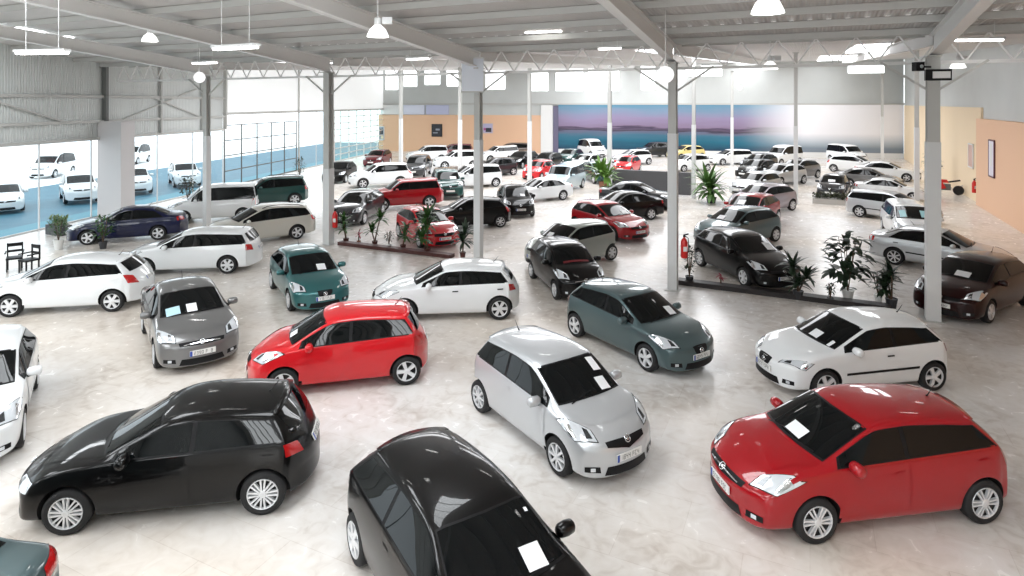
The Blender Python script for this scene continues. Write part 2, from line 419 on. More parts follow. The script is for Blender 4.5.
        put('fog_lamp', B.quad(c, 4, 3, .006), BLACK, [sub('lens', B.quad([(X(.12), sgn * W * .69, gc_ + .125), (X(.16), sgn * W * .77, gc_ + .125), (X(.16), sgn * W * .77, gc_ + .18), (X(.12), sgn * W * .69, gc_ + .18)], 3, 3, .010), LAMP)])
        if P.get('mould'):
            put('side_moulding', B.strip([(X(cs + .28), sgn * W, .50), (X(lerp(cs, bls, .70)), sgn * W, .54)], .05, .012, n=8), BLACK)
    # grille, lower intake, badge, plate
    g = P.get('grille', 'wide'); gz = n - .075
    if g == 'wide':
        low = [(X(.05 + .05 * (abs(t) ** 2)), t * W * .50, gz - .065 + .02 * abs(t)) for t in [i / 5 - 1 for i in range(11)]]
        up = [(X(.09 + .05 * (abs(t) ** 2)), t * W * .53, gz + .035 - .0 * abs(t)) for t in [i / 5 - 1 for i in range(11)]]
    elif g == 'vee':
        low = [(X(.05), t * W * .46, gz - .125 + .085 * abs(t)) for t in [i / 5 - 1 for i in range(11)]]
        up = [(X(.09), t * W * .48, gz + .01 + .045 * abs(t)) for t in [i / 5 - 1 for i in range(11)]]
    else:  # round shield
        low = [(X(.05), t * W * .22, gz - .13 + .09 * abs(t) ** 2.5) for t in [i / 5 - 1 for i in range(11)]]
        up = [(X(.09), t * W * .25, gz + .045 - .02 * abs(t) ** 3) for t in [i / 5 - 1 for i in range(11)]]
    bd = MB()
    cen = Vector((X(.06), 0, gz - .005 - (.03 if g == 'shield' else 0))); co, no, _, _ = bvh.find_nearest(cen)
    q = no.to_track_quat('Z', 'Y').to_matrix()
    bd.lathe([(.058, .0), (.058, .012), (.050, .016), (.044, .012)], 18, q, co + no * .012, cap=False)
    bd.lathe([(.026, .012), (.022, .015), (.001, .016)], 14, q, co + no * .012, cap=False)
    put('grille', B.poly(low, up, 3, .007), BLACK, [sub('badge', bd, CHROME)] + ([sub('grille_bar', B.strip([(X(.06), -W * .42, gz - .01), (X(.06), W * .42, gz - .01)], .018, .013, n=8), CHROME)] if P.get('bar') else []))
    zc = P['gc']
    low = [(X(.03 + .05 * abs(t)), t * W * .52, zc + .05) for t in [i / 5 - 1 for i in range(11)]]
    up = [(X(.02 + .05 * abs(t)), t * W * .46, zc + .18) for t in [i / 5 - 1 for i in range(11)]]
    put('lower_intake', B.poly(low, up, 2, .006), BLACK)
    for nm, xs, sg, zp in (('front_plate', X(0), 1, bz - .14), ('rear_plate', X(L), -1, (P['deck'][1] - .22 if P['deck'] else (bz + blz) / 2 - .03))):
        co, no, _, _ = bvh.ray_cast(Vector((xs + sg, 0, zp)), Vector((-sg, 0, 0)))
        c2 = bvh.ray_cast(Vector((xs + sg, .2, zp)), Vector((-sg, 0, 0)))[0]; c3 = bvh.ray_cast(Vector((xs + sg, 0, zp + .05)), Vector((-sg, 0, 0)))[0]
        if c3 and abs(c3.x - co.x) < .06: no = Vector((sg * .05, 0, -sg * (c3.x - co.x) * sg)) if False else Vector((.05, 0, -(c3.x - co.x))) * 1. if sg > 0 else Vector((-.05, 0, (c3.x - co.x)))
        no = Vector((no.x, 0, no.z)).normalized(); co = Vector((co.x, 0, co.z)) + no * .014
        upv = Vector((0, 0, 1)) - no * no.z; upv.normalize(); rt = upv.cross(no)
        hw, hh = .26, .056
        def rect(mb, x0, y0, x1, y1, o, rt=rt, upv=upv, co=co, no=no):
            mb.add([co + rt * a + upv * b + no * o for a, b in ((x0, y0), (x1, y0), (x1, y1), (x0, y1))], [(0, 1, 2, 3)])
        pm = MB(); rect(pm, -hw, -hh, hw, hh, .0)
        pm.add([co + rt * a + upv * b - no * .02 for a, b in ((-hw, -hh), (hw, -hh), (hw, hh), (-hw, hh))], [(3, 2, 1, 0)])
        for k in range(4): pm.f.append([(0, 4, 5, 1), (1, 5, 6, 2), (2, 6, 7, 3), (3, 7, 4, 0)][k]); pm.mi.append(0)
        bb = MB(); rect(bb, -hw, -hh, -hw + .05, hh, .002)
        tx = MB(); x = -hw + .08
        for ch in P.get('plate', '4827 FHK'):
            if ch != ' ':
                for (x0, y0, x1, y1) in glyph_rects(ch): rect(tx, x + x0 * .036, -.037 + y0 * .043, x + x1 * .036, -.037 + y1 * .043, .003)
                x += .052
            else: x += .03
        o = pm.build(nm, PLATE); m1 = o.data; bpy.data.objects.remove(o)
        parts.append((nm, m1, False, [sub('registration_number', tx, INK), sub('country_band', bb, PLATEBLUE)]))
    # bonnet and doors, each with its dark gap
    nb = 13; t_ = [i / (nb - 1) * 2 - 1 for i in range(nb)]
    low = [(X(.34 + .10 * t * t), t * W * .60, n + .07) for t in t_]; up = [(X(cs - .03 + .14 * t * t), t * W * .80, cz) for t in t_]
    put('bonnet', B.panel(low, up, 8, .018), [None, SEAM], paint_=True)
    for sgn in (1, -1):
        xr = xf + P['wb'] / 2; zs = P['gc'] + .15
        def door(sa0, sa1, sb0, sb1, arch):
            low = []; up = []
            for i in range(13):
                t = i / 12; sl = lerp(sa0, sb0, t); su = lerp(sa1, sb1, t)
                zl = zs
                if arch:
                    dx = xr - sl; R = P['r'] + .13
                    if abs(dx) < R: zl = max(zs, P['r'] + math.sqrt(R * R - dx * dx))
                low.append((X(sl), sgn * W, zl)); up.append((X(su), sgn * W * .965, interp(belt, su) + .012))
            return B.panel(low, up, 9, .018)
        def kids(sh):
            zz = interp(belt, sh) - .12
            hm = B.quad([(X(sh), sgn * W, zz - .014), (X(sh + .16), sgn * W, zz - .010), (X(sh + .16), sgn * W, zz + .020), (X(sh), sgn * W, zz + .016)], 4, 2, .024)
            return [sub('door_handle', hm, BLACK if P.get('blackhandle') else None)]
        put('front_door', door(cs + .27, cs + .30, sB + .035, sB + .035, False), [None, SEAM], kids(sB - .18), True)
        if not P['three']:
            put('rear_door', door(sB + .042, sB + .042, min(s1b - .06, xr + .06), min(s1b + .02, xr + .22), True), [None, SEAM], kids(min(s1b - .06, xr + .22) - .22), True)
    # mirrors
    for sgn in (1, -1):
        m = MB(); cx, cy, czm = X(cs + .48), sgn * (W * .97 + .10), P['belt'][0] + .085
        pr = [(.0, -.13), (.05, -.122), (.075, -.09), (.085, 0), (.075, .08), (.05, .105), (.0, .11)]
        q = Matrix.Rotation(sgn * PI / 2, 3, 'X') @ Matrix.Diagonal((1.15, 1.0, .85))
        vs = MB(); vs.lathe(pr[1:-1], 14, Matrix.Rotation(-sgn * PI / 2, 3, 'X'), (cx, cy, czm))
        m.v += vs.v; m.f += vs.f; m.mi += vs.mi
        if sgn < 0: pass
        ft = MB(); ft.bar((cx - .02, cy - sgn * .06, czm - .06), (cx - .0, sgn * W * .90, czm - .085), .05, .04)
        put('door_mirror', m, None, [sub('mirror_foot', ft, BLACK)], paint_=not P.get('blackmirror'))
    # wipers and antenna
    wm = MB()
    for y0, y1 in ((.10, .62), (-.42, .08)):
        B.strip([(X(cs + .03), y0 - .05, cz + .01), (X(cs + .12), y1 - .1, cz + .04)], .022, .016, wm, n=6)
    put('wipers', wm, BLACK)
    if not P.get('noant'):
        a = MB(); co, no, _, _ = bvh.find_nearest(Vector((X(P.get('ants', rrs - .18)), 0, 2)))
        a.tube([co, co + Vector((-.03, 0, .02)), co + Vector((-.14, 0, .16))], [.018, .009, .004], 6)
        put('antenna', a, BLACK)
    if P['rails']:
        for sgn in (1, -1):
            pts = []
            for i in range(9):
                s = lerp(rfs + .25, rrs - .1, i / 8); co, no, _, _ = bvh.find_nearest(Vector((X(s), sgn * (interp(raily, s) - .07), interp(rail, s) + .1)))
                pts.append(co + no * (.05 if 0 < i < 8 else .0))
            put('roof_rail', MB().tube(pts, .018, 6), P.get('railmat', BLACK))
    if not P['deck']:
        # third brake light / spoiler lip
        sp = MB(); low = []; upp = []
        wy = P['wr'] * W / .88 * .85
        vs = []
        for i in range(9):
            y = lerp(-wy, wy, i / 8); k = abs(y / wy) ** 2
            vs += [(X(rrs - .10 + 0), y, rrz + .008 - .05 * k), (X(rrs + .10 - .08 * k), y, rrz - .012 - .05 * k), (X(rrs + .08 - .08 * k), y, rrz - .045 - .05 * k), (X(rrs - .06), y, rrz - .04 - .05 * k)]
        fs = []
        for i in range(8):
            for k in range(4): fs.append((i * 4 + k, i * 4 + (k + 1) % 4, (i + 1) * 4 + (k + 1) % 4, (i + 1) * 4 + k))
        fs += [(0, 3, 2, 1), (32, 33, 34, 35)]
        sp.add(vs, fs); put('spoiler', sp, None, paint_=True)
    for nm, me, p, k in parts:
        if nm in ('door_mirror', 'spoiler'):
            bm = bmesh.new(); bm.from_mesh(me); bmesh.ops.recalc_face_normals(bm, faces=bm.faces); bm.to_mesh(me); bm.free()
    CARCACHE[key] = (parts, bvh, st); return CARCACHE[key]
def make_car(name, label, cat, kind, pos, ang, paintm, rim=8, scale=1., sheet=None, group=None, detail=2, skip=(), **over):
    P = dict(BASE); P.update(TYPES[kind]); P.update(over)
    key = kind + repr(sorted((k, str(v)) for k, v in over.items()))
    parts, bvh, st = car_parts(key, P)
    root = empty(name, (pos[0], pos[1], 0), math.radians(ang)); root.scale = (scale,) * 3
    tag(root, label, cat, group)
    FAR = ('antenna', 'wipers', 'windscreen_seal', 'bonnet', 'headlight_surround', 'fog_lamp')
    for nm, me, pt, kids in parts:
        if nm in skip or (detail < 2 and nm in FAR): continue
        o = bpy.data.objects.new(nm, me); COL.objects.link(o); o.parent = root
        if pt:
            if not me.materials: me.materials.append(BLACK)
            o.material_slots[0].link = 'OBJECT'; o.material_slots[0].material = paintm
        elif not me.materials: me.materials.append(BLACK)
        if detail >= 1:
            for kn, km, _, _ in kids:
                if not km.materials: km.materials.append(BLACK)
                if detail < 2 and kn in ('registration_number', 'country_band', 'turn_signal', 'mirror_foot', 'door_handle'): continue
                c = bpy.data.objects.new(kn, km); COL.objects.link(c); c.parent = o
                if kn == 'door_handle' and not over.get('blackhandle'): c.material_slots[0].link = 'OBJECT'; c.material_slots[0].material = paintm
    tm, km = wheel_meshes(P['r'], rim)
    for x in (P['wb'] / 2, -P['wb'] / 2):
        for sgn in (1, -1):
            o = bpy.data.objects.new('wheel', tm); COL.objects.link(o); o.parent = root
            o.location = (x, sgn * (P['W'] / 2 - .015), P['r']); o.rotation_euler = (0, 0, 0 if sgn > 0 else PI)
            k = bpy.data.objects.new('rim', km); COL.objects.link(k); k.parent = o
    if sheet:
        B = Builder(bvh); cs, cz = P['cowl']; rfs, rfz = P['rf']; xf = P['wb'] / 2 + P['fo']
        for (y, t, w, h, mat) in sheet:
            def wp(t): return (xf - lerp(cs, rfs, t), lerp(cz, rfz, t))
            (xa, za), (xb, zb) = wp(t), wp(t + h)
            mb = B.quad([(xa, y - w / 2, za), (xa, y + w / 2, za), (xb, y + w / 2, zb), (xb, y - w / 2, zb)], 8, 5, .018)
            o = mb.build('price_sheet', mat or PAPER, root, True)
    return root
# ------------------------------------------------------------------ the hall
OX, OY = -7.7, 26.4
E1 = Vector((.9026, -.4305, 0)); E2 = Vector((.4305, .9026, 0))
def bc(a, b, z=0.): return Vector((OX, OY, 0)) + E1 * a + E2 * b + Vector((0, 0, z))
ANG1 = math.atan2(E1.y, E1.x)
def roof_z(b): return 8.05 - .10 * b if b <= 0 else 8.05 + .045 * b
def wl(y): return -22.5 + .126 * (y - 27)          # the glazed left wall
def wl_a(b): return -15.55 - .331 * b
BR = Vector((42.0, 67.0, 0)); BL = Vector((-16.1, 78.0, 0))   # corners of the far wall
BD = (BR - BL).normalized(); BN = Vector((BD.y, -BD.x, 0))     # BN points into the hall
def bw(u, z=0., off=0.):
    # point of the far wall seen on bearing u (metres across per metre away)
    t = (BL.x - u * BL.y) / (u * BD.y - BD.x)
    return BL + BD * t + BN * off + Vector((0, 0, z))

def nodes(m): return m.node_tree, m.node_tree.nodes['Principled BSDF']
def sheet_metal(name, col, axis, scale, bump=.6, rough=.5, metal=0.):
    m = principled(name, col, rough, metal); nt, b = nodes(m)
    tc = nt.nodes.new('ShaderNodeTexCoord'); mp = nt.nodes.new('ShaderNodeMapping'); mp.inputs['Rotation'].default_value = (0, 0, -axis)
    w = nt.nodes.new('ShaderNodeTexWave'); w.inputs['Scale'].default_value = scale; w.bands_direction = 'X'; w.wave_profile = 'SIN'
    bp = nt.nodes.new('ShaderNodeBump'); bp.inputs['Strength'].default_value = bump; bp.inputs['Distance'].default_value = .05
    nt.links.new(tc.outputs['Object'], mp.inputs['Vector']); nt.links.new(mp.outputs['Vector'], w.inputs['Vector'])
    nt.links.new(w.outputs['Fac'], bp.inputs['Height']); nt.links.new(bp.outputs['Normal'], b.inputs['Normal'])
    n = nt.nodes.new('ShaderNodeTexNoise'); n.inputs['Scale'].default_value = .35; n.inputs['Detail'].default_value = 4
    mx = nt.nodes.new('ShaderNodeMix'); mx.data_type = 'RGBA'
    mx.inputs[6].default_value = (*[c * .88 for c in col], 1); mx.inputs[7].default_value = (*[min(1, c * 1.1) for c in col], 1)
    nt.links.new(tc.outputs['Object'], n.inputs['Vector']); nt.links.new(n.outputs['Fac'], mx.inputs[0]); nt.links.new(mx.outputs[2], b.inputs['Base Color'])
    return m
STEEL = principled('painted_steel', (.50, .50, .48), .5)
STEELDARK = principled('dark_steel', (.12, .125, .12), .5)
WHITEPAINT = principled('white_paint', (.78, .78, .77), .5)
WHITESTEEL = principled('white_steel', (.68, .69, .69), .45)
PEACH = principled('peach_wall_paint', (.78, .50, .33), .7)
PEACHPALE = principled('pale_peach_wall_paint', (.82, .66, .46), .7)
ROOFM = sheet_metal('roof_sheet', (.60, .58, .565), ANG1, 3.2, .4)
WALLM = sheet_metal('wall_sheet', (.58, .60, .59), ANG1, 3.0, .5)
WALLL = sheet_metal('wall_sheet_side', (.64, .67, .66), math.atan2(1, .126), 2.2, .45)
SKYLIT = principled('daylit_sheet', (.9, .92, .95), .6, emit=(.93, .97, 1), estr=9.5)
SKYFAR = principled('daylit_sheet_far', (.9, .92, .95), .6, emit=(.95, .97, 1), estr=6.5)
PANEL = principled('daylit_wall_sheet', (.9, .92, .95), .6, emit=(.95, .98, 1), estr=2.6)
FRONTFILL = principled("daylit_front_window", (.9, .92, .95), .6, emit=(.95, .98, 1), estr=5)
GAPLIT = principled('daylit_gap', (.8, .8, .8), .6, emit=(1, 1, 1), estr=1.3)
LAMPON = principled('lamp_glow', (.9, .9, .9), .5, emit=(1, .98, .95), estr=9)
def floor_material():
    m = principled('polished_stone_floor', (.6, .58, .55), .2); nt, b = nodes(m)
    tc = nt.nodes.new('ShaderNodeTexCoord'); mp = nt.nodes.new('ShaderNodeMapping'); mp.inputs['Rotation'].default_value = (0, 0, -ANG1)
    nt.links.new(tc.outputs['Object'], mp.inputs['Vector'])
    n1 = nt.nodes.new('ShaderNodeTexNoise'); n1.inputs['Scale'].default_value = .55; n1.inputs['Detail'].default_value = 6; n1.inputs['Roughness'].default_value = .6
    n2 = nt.nodes.new('ShaderNodeTexNoise'); n2.inputs['Scale'].default_value = 3.2; n2.inputs['Detail'].default_value = 5; n2.inputs['Distortion'].default_value = 1.2
    n3 = nt.nodes.new('ShaderNodeTexNoise'); n3.inputs['Scale'].default_value = .16
    bk = nt.nodes.new('ShaderNodeTexBrick'); bk.offset = .5
    for k, v in (('Scale', 1.), ('Mortar Size', .006), ('Brick Width', 1.6), ('Row Height', .8), ('Mortar Smooth', .3)): bk.inputs[k].default_value = v
    bk.inputs['Color1'].default_value = (.44, .44, .44, 1); bk.inputs['Color2'].default_value = (.56, .56, .56, 1); bk.inputs['Mortar'].default_value = (.36, .36, .36, 1)
    for q in (n1, n2, n3, bk): nt.links.new(mp.outputs['Vector'], q.inputs['Vector'])
    r = nt.nodes.new('ShaderNodeValToRGB'); cr = r.color_ramp
    cr.elements[0].position = .30; cr.elements[0].color = (.50, .45, .41, 1); cr.elements[1].position = .70; cr.elements[1].color = (.80, .795, .79, 1)
    e = cr.elements.new(.48); e.color = (.70, .675, .65, 1)
    ad = nt.nodes.new('ShaderNodeMath'); ad.operation = 'MULTIPLY_ADD'; ad.inputs[1].default_value = .45
    nt.links.new(n2.outputs['Fac'], ad.inputs[0])
    m2 = nt.nodes.new('ShaderNodeMath'); m2.operation = 'MULTIPLY'; m2.inputs[1].default_value = .55; nt.links.new(n1.outputs['Fac'], m2.inputs[0]); nt.links.new(m2.outputs[0], ad.inputs[2])
    m3 = nt.nodes.new('ShaderNodeMath'); m3.operation = 'MULTIPLY_ADD'; m3.inputs[1].default_value = .22; nt.links.new(bk.outputs['Fac'], m3.inputs[0])
    sx = nt.nodes.new('ShaderNodeSeparateColor'); nt.links.new(bk.outputs['Color'], sx.inputs['Color'])
    m4 = nt.nodes.new('ShaderNodeMath'); m4.operation = 'MULTIPLY_ADD'; m4.inputs[1].default_value = .55; m4.inputs[2].default_value = -.275
    nt.links.new(sx.outputs['Red'], m4.inputs[0])
    m5 = nt.nodes.new('ShaderNodeMath'); m5.operation = 'ADD'; nt.links.new(ad.outputs[0], m5.inputs[0]); nt.links.new(m4.outputs[0], m5.inputs[1])
    nt.links.new(m5.outputs[0], r.inputs['Fac']); 
    warm = nt.nodes.new('ShaderNodeMix'); warm.data_type = 'RGBA'; warm.blend_type = 'MULTIPLY'; warm.inputs[7].default_value = (1., .93, .85, 1)
    mr = nt.nodes.new('ShaderNodeMapRange'); mr.inputs['From Min'].default_value = .4; mr.inputs['From Max'].default_value = .62
    nt.links.new(n3.outputs['Fac'], mr.inputs['Value']); nt.links.new(mr.outputs['Result'], warm.inputs[0]); nt.links.new(r.outputs['Color'], warm.inputs[6])
    nt.links.new(warm.outputs[2], b.inputs['Base Color'])
    rr = nt.nodes.new('ShaderNodeMapRange'); rr.inputs['To Min'].default_value = .14; rr.inputs['To Max'].default_value = .34
    nt.links.new(n2.outputs['Fac'], rr.inputs['Value']); nt.links.new(rr.outputs['Result'], b.inputs['Roughness'])
    return m
FLOORM = floor_material()
def asphalt():
    m = principled('wet_blue_asphalt', (.10, .25, .34), .55); nt, b = nodes(m)
    n = nt.nodes.new('ShaderNodeTexNoise'); n.inputs['Scale'].default_value = 1.1; n.inputs['Detail'].default_value = 6
    r = nt.nodes.new('ShaderNodeValToRGB'); r.color_ramp.elements[0].color = (.022, .10, .16, 1); r.color_ramp.elements[1].color = (.06, .20, .27, 1)
    tc = nt.nodes.new('ShaderNodeTexCoord'); nt.links.new(tc.outputs['Object'], n.inputs['Vector'])
    nt.links.new(n.outputs['Fac'], r.inputs['Fac']); nt.links.new(r.outputs['Color'], b.inputs['Base Color']); return m
def clear_glass(name, tint=(.9, .97, 1), refl=.08):
    m = bpy.data.materials.new(name); m.use_nodes = True; nt = m.node_tree; nt.nodes.clear()
    o = nt.nodes.new('ShaderNodeOutputMaterial'); t = nt.nodes.new('ShaderNodeBsdfTransparent'); g = nt.nodes.new('ShaderNodeBsdfGlossy')
    t.inputs['Color'].default_value = (*tint, 1); g.inputs['Roughness'].default_value = .02
    x = nt.nodes.new('ShaderNodeMixShader'); f = nt.nodes.new('ShaderNodeFresnel'); f.inputs['IOR'].default_value = 1.35
    nt.links.new(f.outputs[0], x.inputs[0]); nt.links.new(t.outputs[0], x.inputs[1]); nt.links.new(g.outputs[0], x.inputs[2]); nt.links.new(x.outputs[0], o.inputs['Surface'])
    return m
PANE = clear_glass('window_glass'); PANEGREEN = clear_glass('greenish_glass', (.82, .97, .93))

def poly_obj(name, pts, mat, label, kind='structure', cat=None, thick=0.):
    o = mesh_obj(name, pts, [tuple(range(len(pts)))], mat, None, False)
    return tag(o, label, cat or name.split('_')[0], None, kind)
# ground and floor
fa = [bc(wl_a(-33), -33), bc(30, -33), bc(30, 62), BR, BL, bc(wl_a(0), 0)]
fl = mesh_obj('floor', [bc(wl_a(-33), -33), bc(27.6, -33), Vector((42.1, 67.1, 0)), Vector((-16.1, 78.1, 0))], [(0, 1, 2, 3)], FLOORM, None, False)
tag(fl, 'polished beige and grey stone showroom floor', 'floor', None, 'structure')
g = mesh_obj('street_ground', [(wl(-20) - 13.5, -20, -.03), (wl(-20) - .0, -20, -.03), (wl(95), 95, -.03), (wl(95) - 13.5, 95, -.03)], [(0, 1, 2, 3)], asphalt(), None, False)
tag(g, 'blue grey street outside the left glazing', 'street', None, 'structure')
g2 = mesh_obj('yard_ground', [(-140, -20, -.03), (wl(-20) - 13.5, -20, -.03), (wl(95) - 13.5, 95, -.03), (-140, 95, -.03)], [(0, 1, 2, 3)], principled('pale_concrete', (.86, .87, .87), .8), None, False)
tag(g2, 'pale concrete yard beyond the street outside', 'yard', None, 'structure')
pv = MB(); y0, y1 = 6, 80
pv.add([(wl(y0) - 1.6, y0, .03), (wl(y0) - .05, y0, .03), (wl(y1) - .05, y1, .03), (wl(y1) - 1.6, y1, .03), (wl(y0) - 1.6, y0, -.03), (wl(y1) - 1.6, y1, -.03)], [(0, 1, 2, 3), (4, 0, 3, 5)])
tag(pv.build('trim_1', principled('pavement', (.10, .27, .34), .7)), 'pale blue pavement strip outside the glazing', 'pavement', None, 'structure')

# roof: near slope, far slope, daylight strips let into it
def roof_patch(name, a0, a1, b0, b1, nb, off, mat, clipl=False, na=1):
    vs = []; fs = []
    for i in range(nb + 1):
        b = lerp(b0, b1, i / nb)
        aa = wl_a(b) if clipl else a0
        for j in range(na + 1): vs.append(bc(lerp(aa, a1, j / na), b, roof_z(b) + off))
    for i in range(nb):
        for j in range(na): fs.append((i * (na + 1) + j, (i + 1) * (na + 1) + j, (i + 1) * (na + 1) + j + 1, i * (na + 1) + j + 1))
    return mesh_obj(name, vs, fs, mat, None, False)
SKY1 = [(-2.9, -1.5), (4.2, 5.8), (11.2, 12.8), (18.2, 19.8)]
ce = roof_patch('ceiling', 0, 27.7, -33, 0, 1, 0, ROOFM, True)
me2 = roof_patch('far_roof', 0, 27.7, 0, 66, 1, 0, ROOFM, True)
tag(ce, 'grey corrugated roof sheets of the near bay', 'ceiling', None, 'structure')
me2.name = 'ceiling_far'; tag(me2, 'grey corrugated roof sheets of the far bay', 'ceiling', None, 'structure')
for (a0, a1, b0, b1) in [(-5.6, -1.4, -22, -15.5), (1.5, 5.5, -30, -19), (9.3, 12.3, -30, -24), (16.5, 20.5, -31, -23), (10, 12.6, -15, -8.5), (2.4, 4.6, -14.5, -11),
                         (-12.5, -9.5, 7, 36), (-4.8, -2, 7, 50), (3, 5.5, 8, 54), (11, 13.5, 8, 54), (20.2, 22.2, 11, 24), (19, 21.5, 32, 54), (-10.4, -8.2, -9.5, -5.5), (17.6, 20.2, -20, -15)]:  # last strip added out of view to brighten the right floor
    s = MB(); n = 1
    s.add([bc(a0, b0, roof_z(b0) - .03), bc(a0, b1, roof_z(b1) - .03), bc(a1, b1, roof_z(b1) - .03), bc(a1, b0, roof_z(b0) - .03)], [(0, 1, 2, 3)])
    o = s.build('skylight', SKYLIT if b0 < 0 else SKYFAR, ce if b0 < 0 else me2)
for k in range(-3, 22):
    b = -1.6 * (k + 1) - .1
    if b < -32: break
    if b > 3: continue
    p = MB(); aL = wl_a(b) if b < 0 else wl_a(0)
    p.bar(bc(aL, b, roof_z(b) - .11), bc(27.6, b, roof_z(b) - .11), .07, .18); p.build('purlin', STEEL, ce)
# light leaking through the sheet ends above the column line
for k in range(64):
    a = -2 + k * .45; s = MB()
    b = -1.93; z = roof_z(b) - .04
    s.add([bc(a, b, z), bc(a + .12, b, z), bc(a + .12, b + .05, z - .0), bc(a, b + .05, z)], [(0, 3, 2, 1)])
    if a > 27.2: break
    s.build('ridge_gap', GAPLIT, ce)
# rafters
def ibeam(name, p, q, h0, h1, w, label):
    mb = MB(); p = Vector(p); q = Vector(q); d = (q - p); sd = Vector((0, 0, 1)).cross(d).normalized() * w / 2; t = .03
    def slab(pt, qt, thick, half):
        vs = [pt - half, pt + half, qt + half, qt - half]; mb.add(vs + [v + Vector((0, 0, thick)) for v in vs], [(3, 2, 1, 0), (4, 5, 6, 7), (0, 1, 5, 4), (1, 2, 6, 5), (2, 3, 7, 6), (3, 0, 4, 7)])
    up = Vector((0, 0, 1))
    slab(p - up * h0, q - up * h1, t, sd); slab(p - up * t, q - up * t, t, sd)
    v = sd.normalized() * .012
    mb.add([p - v - up * h0, p - v, q - v, q - v - up * h1, p + v - up * h0, p + v, q + v, q + v - up * h1], [(0, 1, 2, 3), (7, 6, 5, 4)])
    return tag(mb.build(name, WHITEPAINT), label, 'beam', None, 'structure')
AC = [-7.35, 0, 7.15, 14.3, 21.4]
for i, a in enumerate(AC):
    b1 = -32.5
    ibeam('roof_beam', bc(a, .0, roof_z(0) - .20), bc(a, -9, roof_z(-9) - .20), .58, .42, .26, 'sloping steel roof beam over the near bay, number %d from the glazed side' % (i + 1))
    ibeam('roof_beam', bc(a, -9, roof_z(-9) - .20), bc(a, b1, roof_z(b1) - .20), .42, .42, .26, 'upper length of steel roof beam number %d from the glazed side' % (i + 1))
    ibeam('roof_beam', bc(a, .2, roof_z(0.2) - .12), bc(a, 56 - .35 * (i + 1), roof_z(56) - .12), .40, .40, .22, 'far bay steel roof beam number %d from the glazed side' % (i + 1))
# columns of the main line
def column(p, ztop, zclad, label, braces=True, w=.34, rz=ANG1):
    r = empty('steel_column', (p[0], p[1], 0), rz); tag(r, label, 'column', None, 'structure')
    m = MB(); t = .03
    m.box((0, -w / 2, (ztop + zclad) / 2), (w, t, ztop - zclad)); m.box((0, w / 2, (ztop + zclad) / 2), (w, t, ztop - zclad)); m.box((0, 0, (ztop + zclad) / 2), (t, w, ztop - zclad))
    m.build('post', STEEL, r)
    c = MB(); c.box((0, 0, zclad / 2), (w + .04, w + .04, zclad)); c.build('cladding', WHITESTEEL, r)
    b = MB(); b.box((0, 0, .01), (w + .2, w + .2, .02)); b.build('base_plate', STEEL, r)
    cp = MB(); cp.box((0, -.1, ztop - .02), (.34, .6, .04)); cp.build('cap_plate', STEEL, r)
    if braces:
        for sx in (-1, 1):
            q = MB(); q.bar((sx * w / 2, 0, 6.35), (sx * 1.25, 0, 7.12), .06); q.build('brace', STEEL, r)
    return r
CP = [(-14.5, 29.7), (-7.75, 26.4), (-1.25, 23.3), (5.15, 20.0), (11.58, 17.2)]
CL = ['steel column nearest the glazed wall, beside the white vans', 'steel column with red extinguisher, left end of the plant kerb', 'steel column behind the white hatchback roof', 'steel column with red extinguisher, between the two kerbs', 'steel column with black floodlight, beside the dark red car']
for p, l, zc, cwid in zip(CP, CL, (4.4, 3.2, 4.6, 5.0, 4.9), (.22, .29, .23, .25, .30)): column(p, roof_z(0) - .78, zc, l, w=cwid)
# lattice girder on the column line
gr = MB(); a0, a1 = -14.6, 27.4
gd = empty('lattice_girder', bc(0, .25, 0)); tag(gd, 'white steel lattice girder along the column line', 'girder', None, 'structure')
def gp(a, z): return E1 * a + Vector((0, 0, z))
MB().bar(gp(a0, 7.10), gp(a1, 7.10), .09).build('bottom_chord', WHITEPAINT, gd)
MB().bar(gp(a0, 7.92), gp(a1, 7.92), .09).build('top_chord', STEEL, gd)
wbm = []; n = 40
for i in range(n):
    a = lerp(a0, a1, i / n); am = lerp(a0, a1, (i + .5) / n); b = lerp(a0, a1, (i + 1) / n)
    MB().bar(gp(a, 7.12), gp(am, 7.9), .04).build('web_bar', WHITEPAINT, gd); MB().bar(gp(am, 7.9), gp(b, 7.12), .04).build('web_bar', WHITEPAINT, gd)
# further columns, thin
for (x, y, l) in [(1.3, 46.2, 'thin white far column behind the white sedan'), (6.75, 43.2, 'thin white far column beside the low dark wall'), (11.4, 39.2, 'thin white far column beside the potted palm'), (16.8, 37.0, 'thin grey far column beside the mauve car'),
                  (-4.2, 50.5, 'thin white far column before the peach wall, by the dark poster'), (-9.6, 54, 'thin white far column before the peach wall, beside the glazing'),
                  (20.6, 58.5, 'thin grey far column before the mural, beside the white estate'), (37.2, 62.8, 'thin far column with dark foot at the pale end of the mural'), (22.6, 34.9, 'thin grey column behind the floodlight column')]:
    c = column((x, y), roof_z(20), 4.6, l, False, .22 if y > 40 else .2)
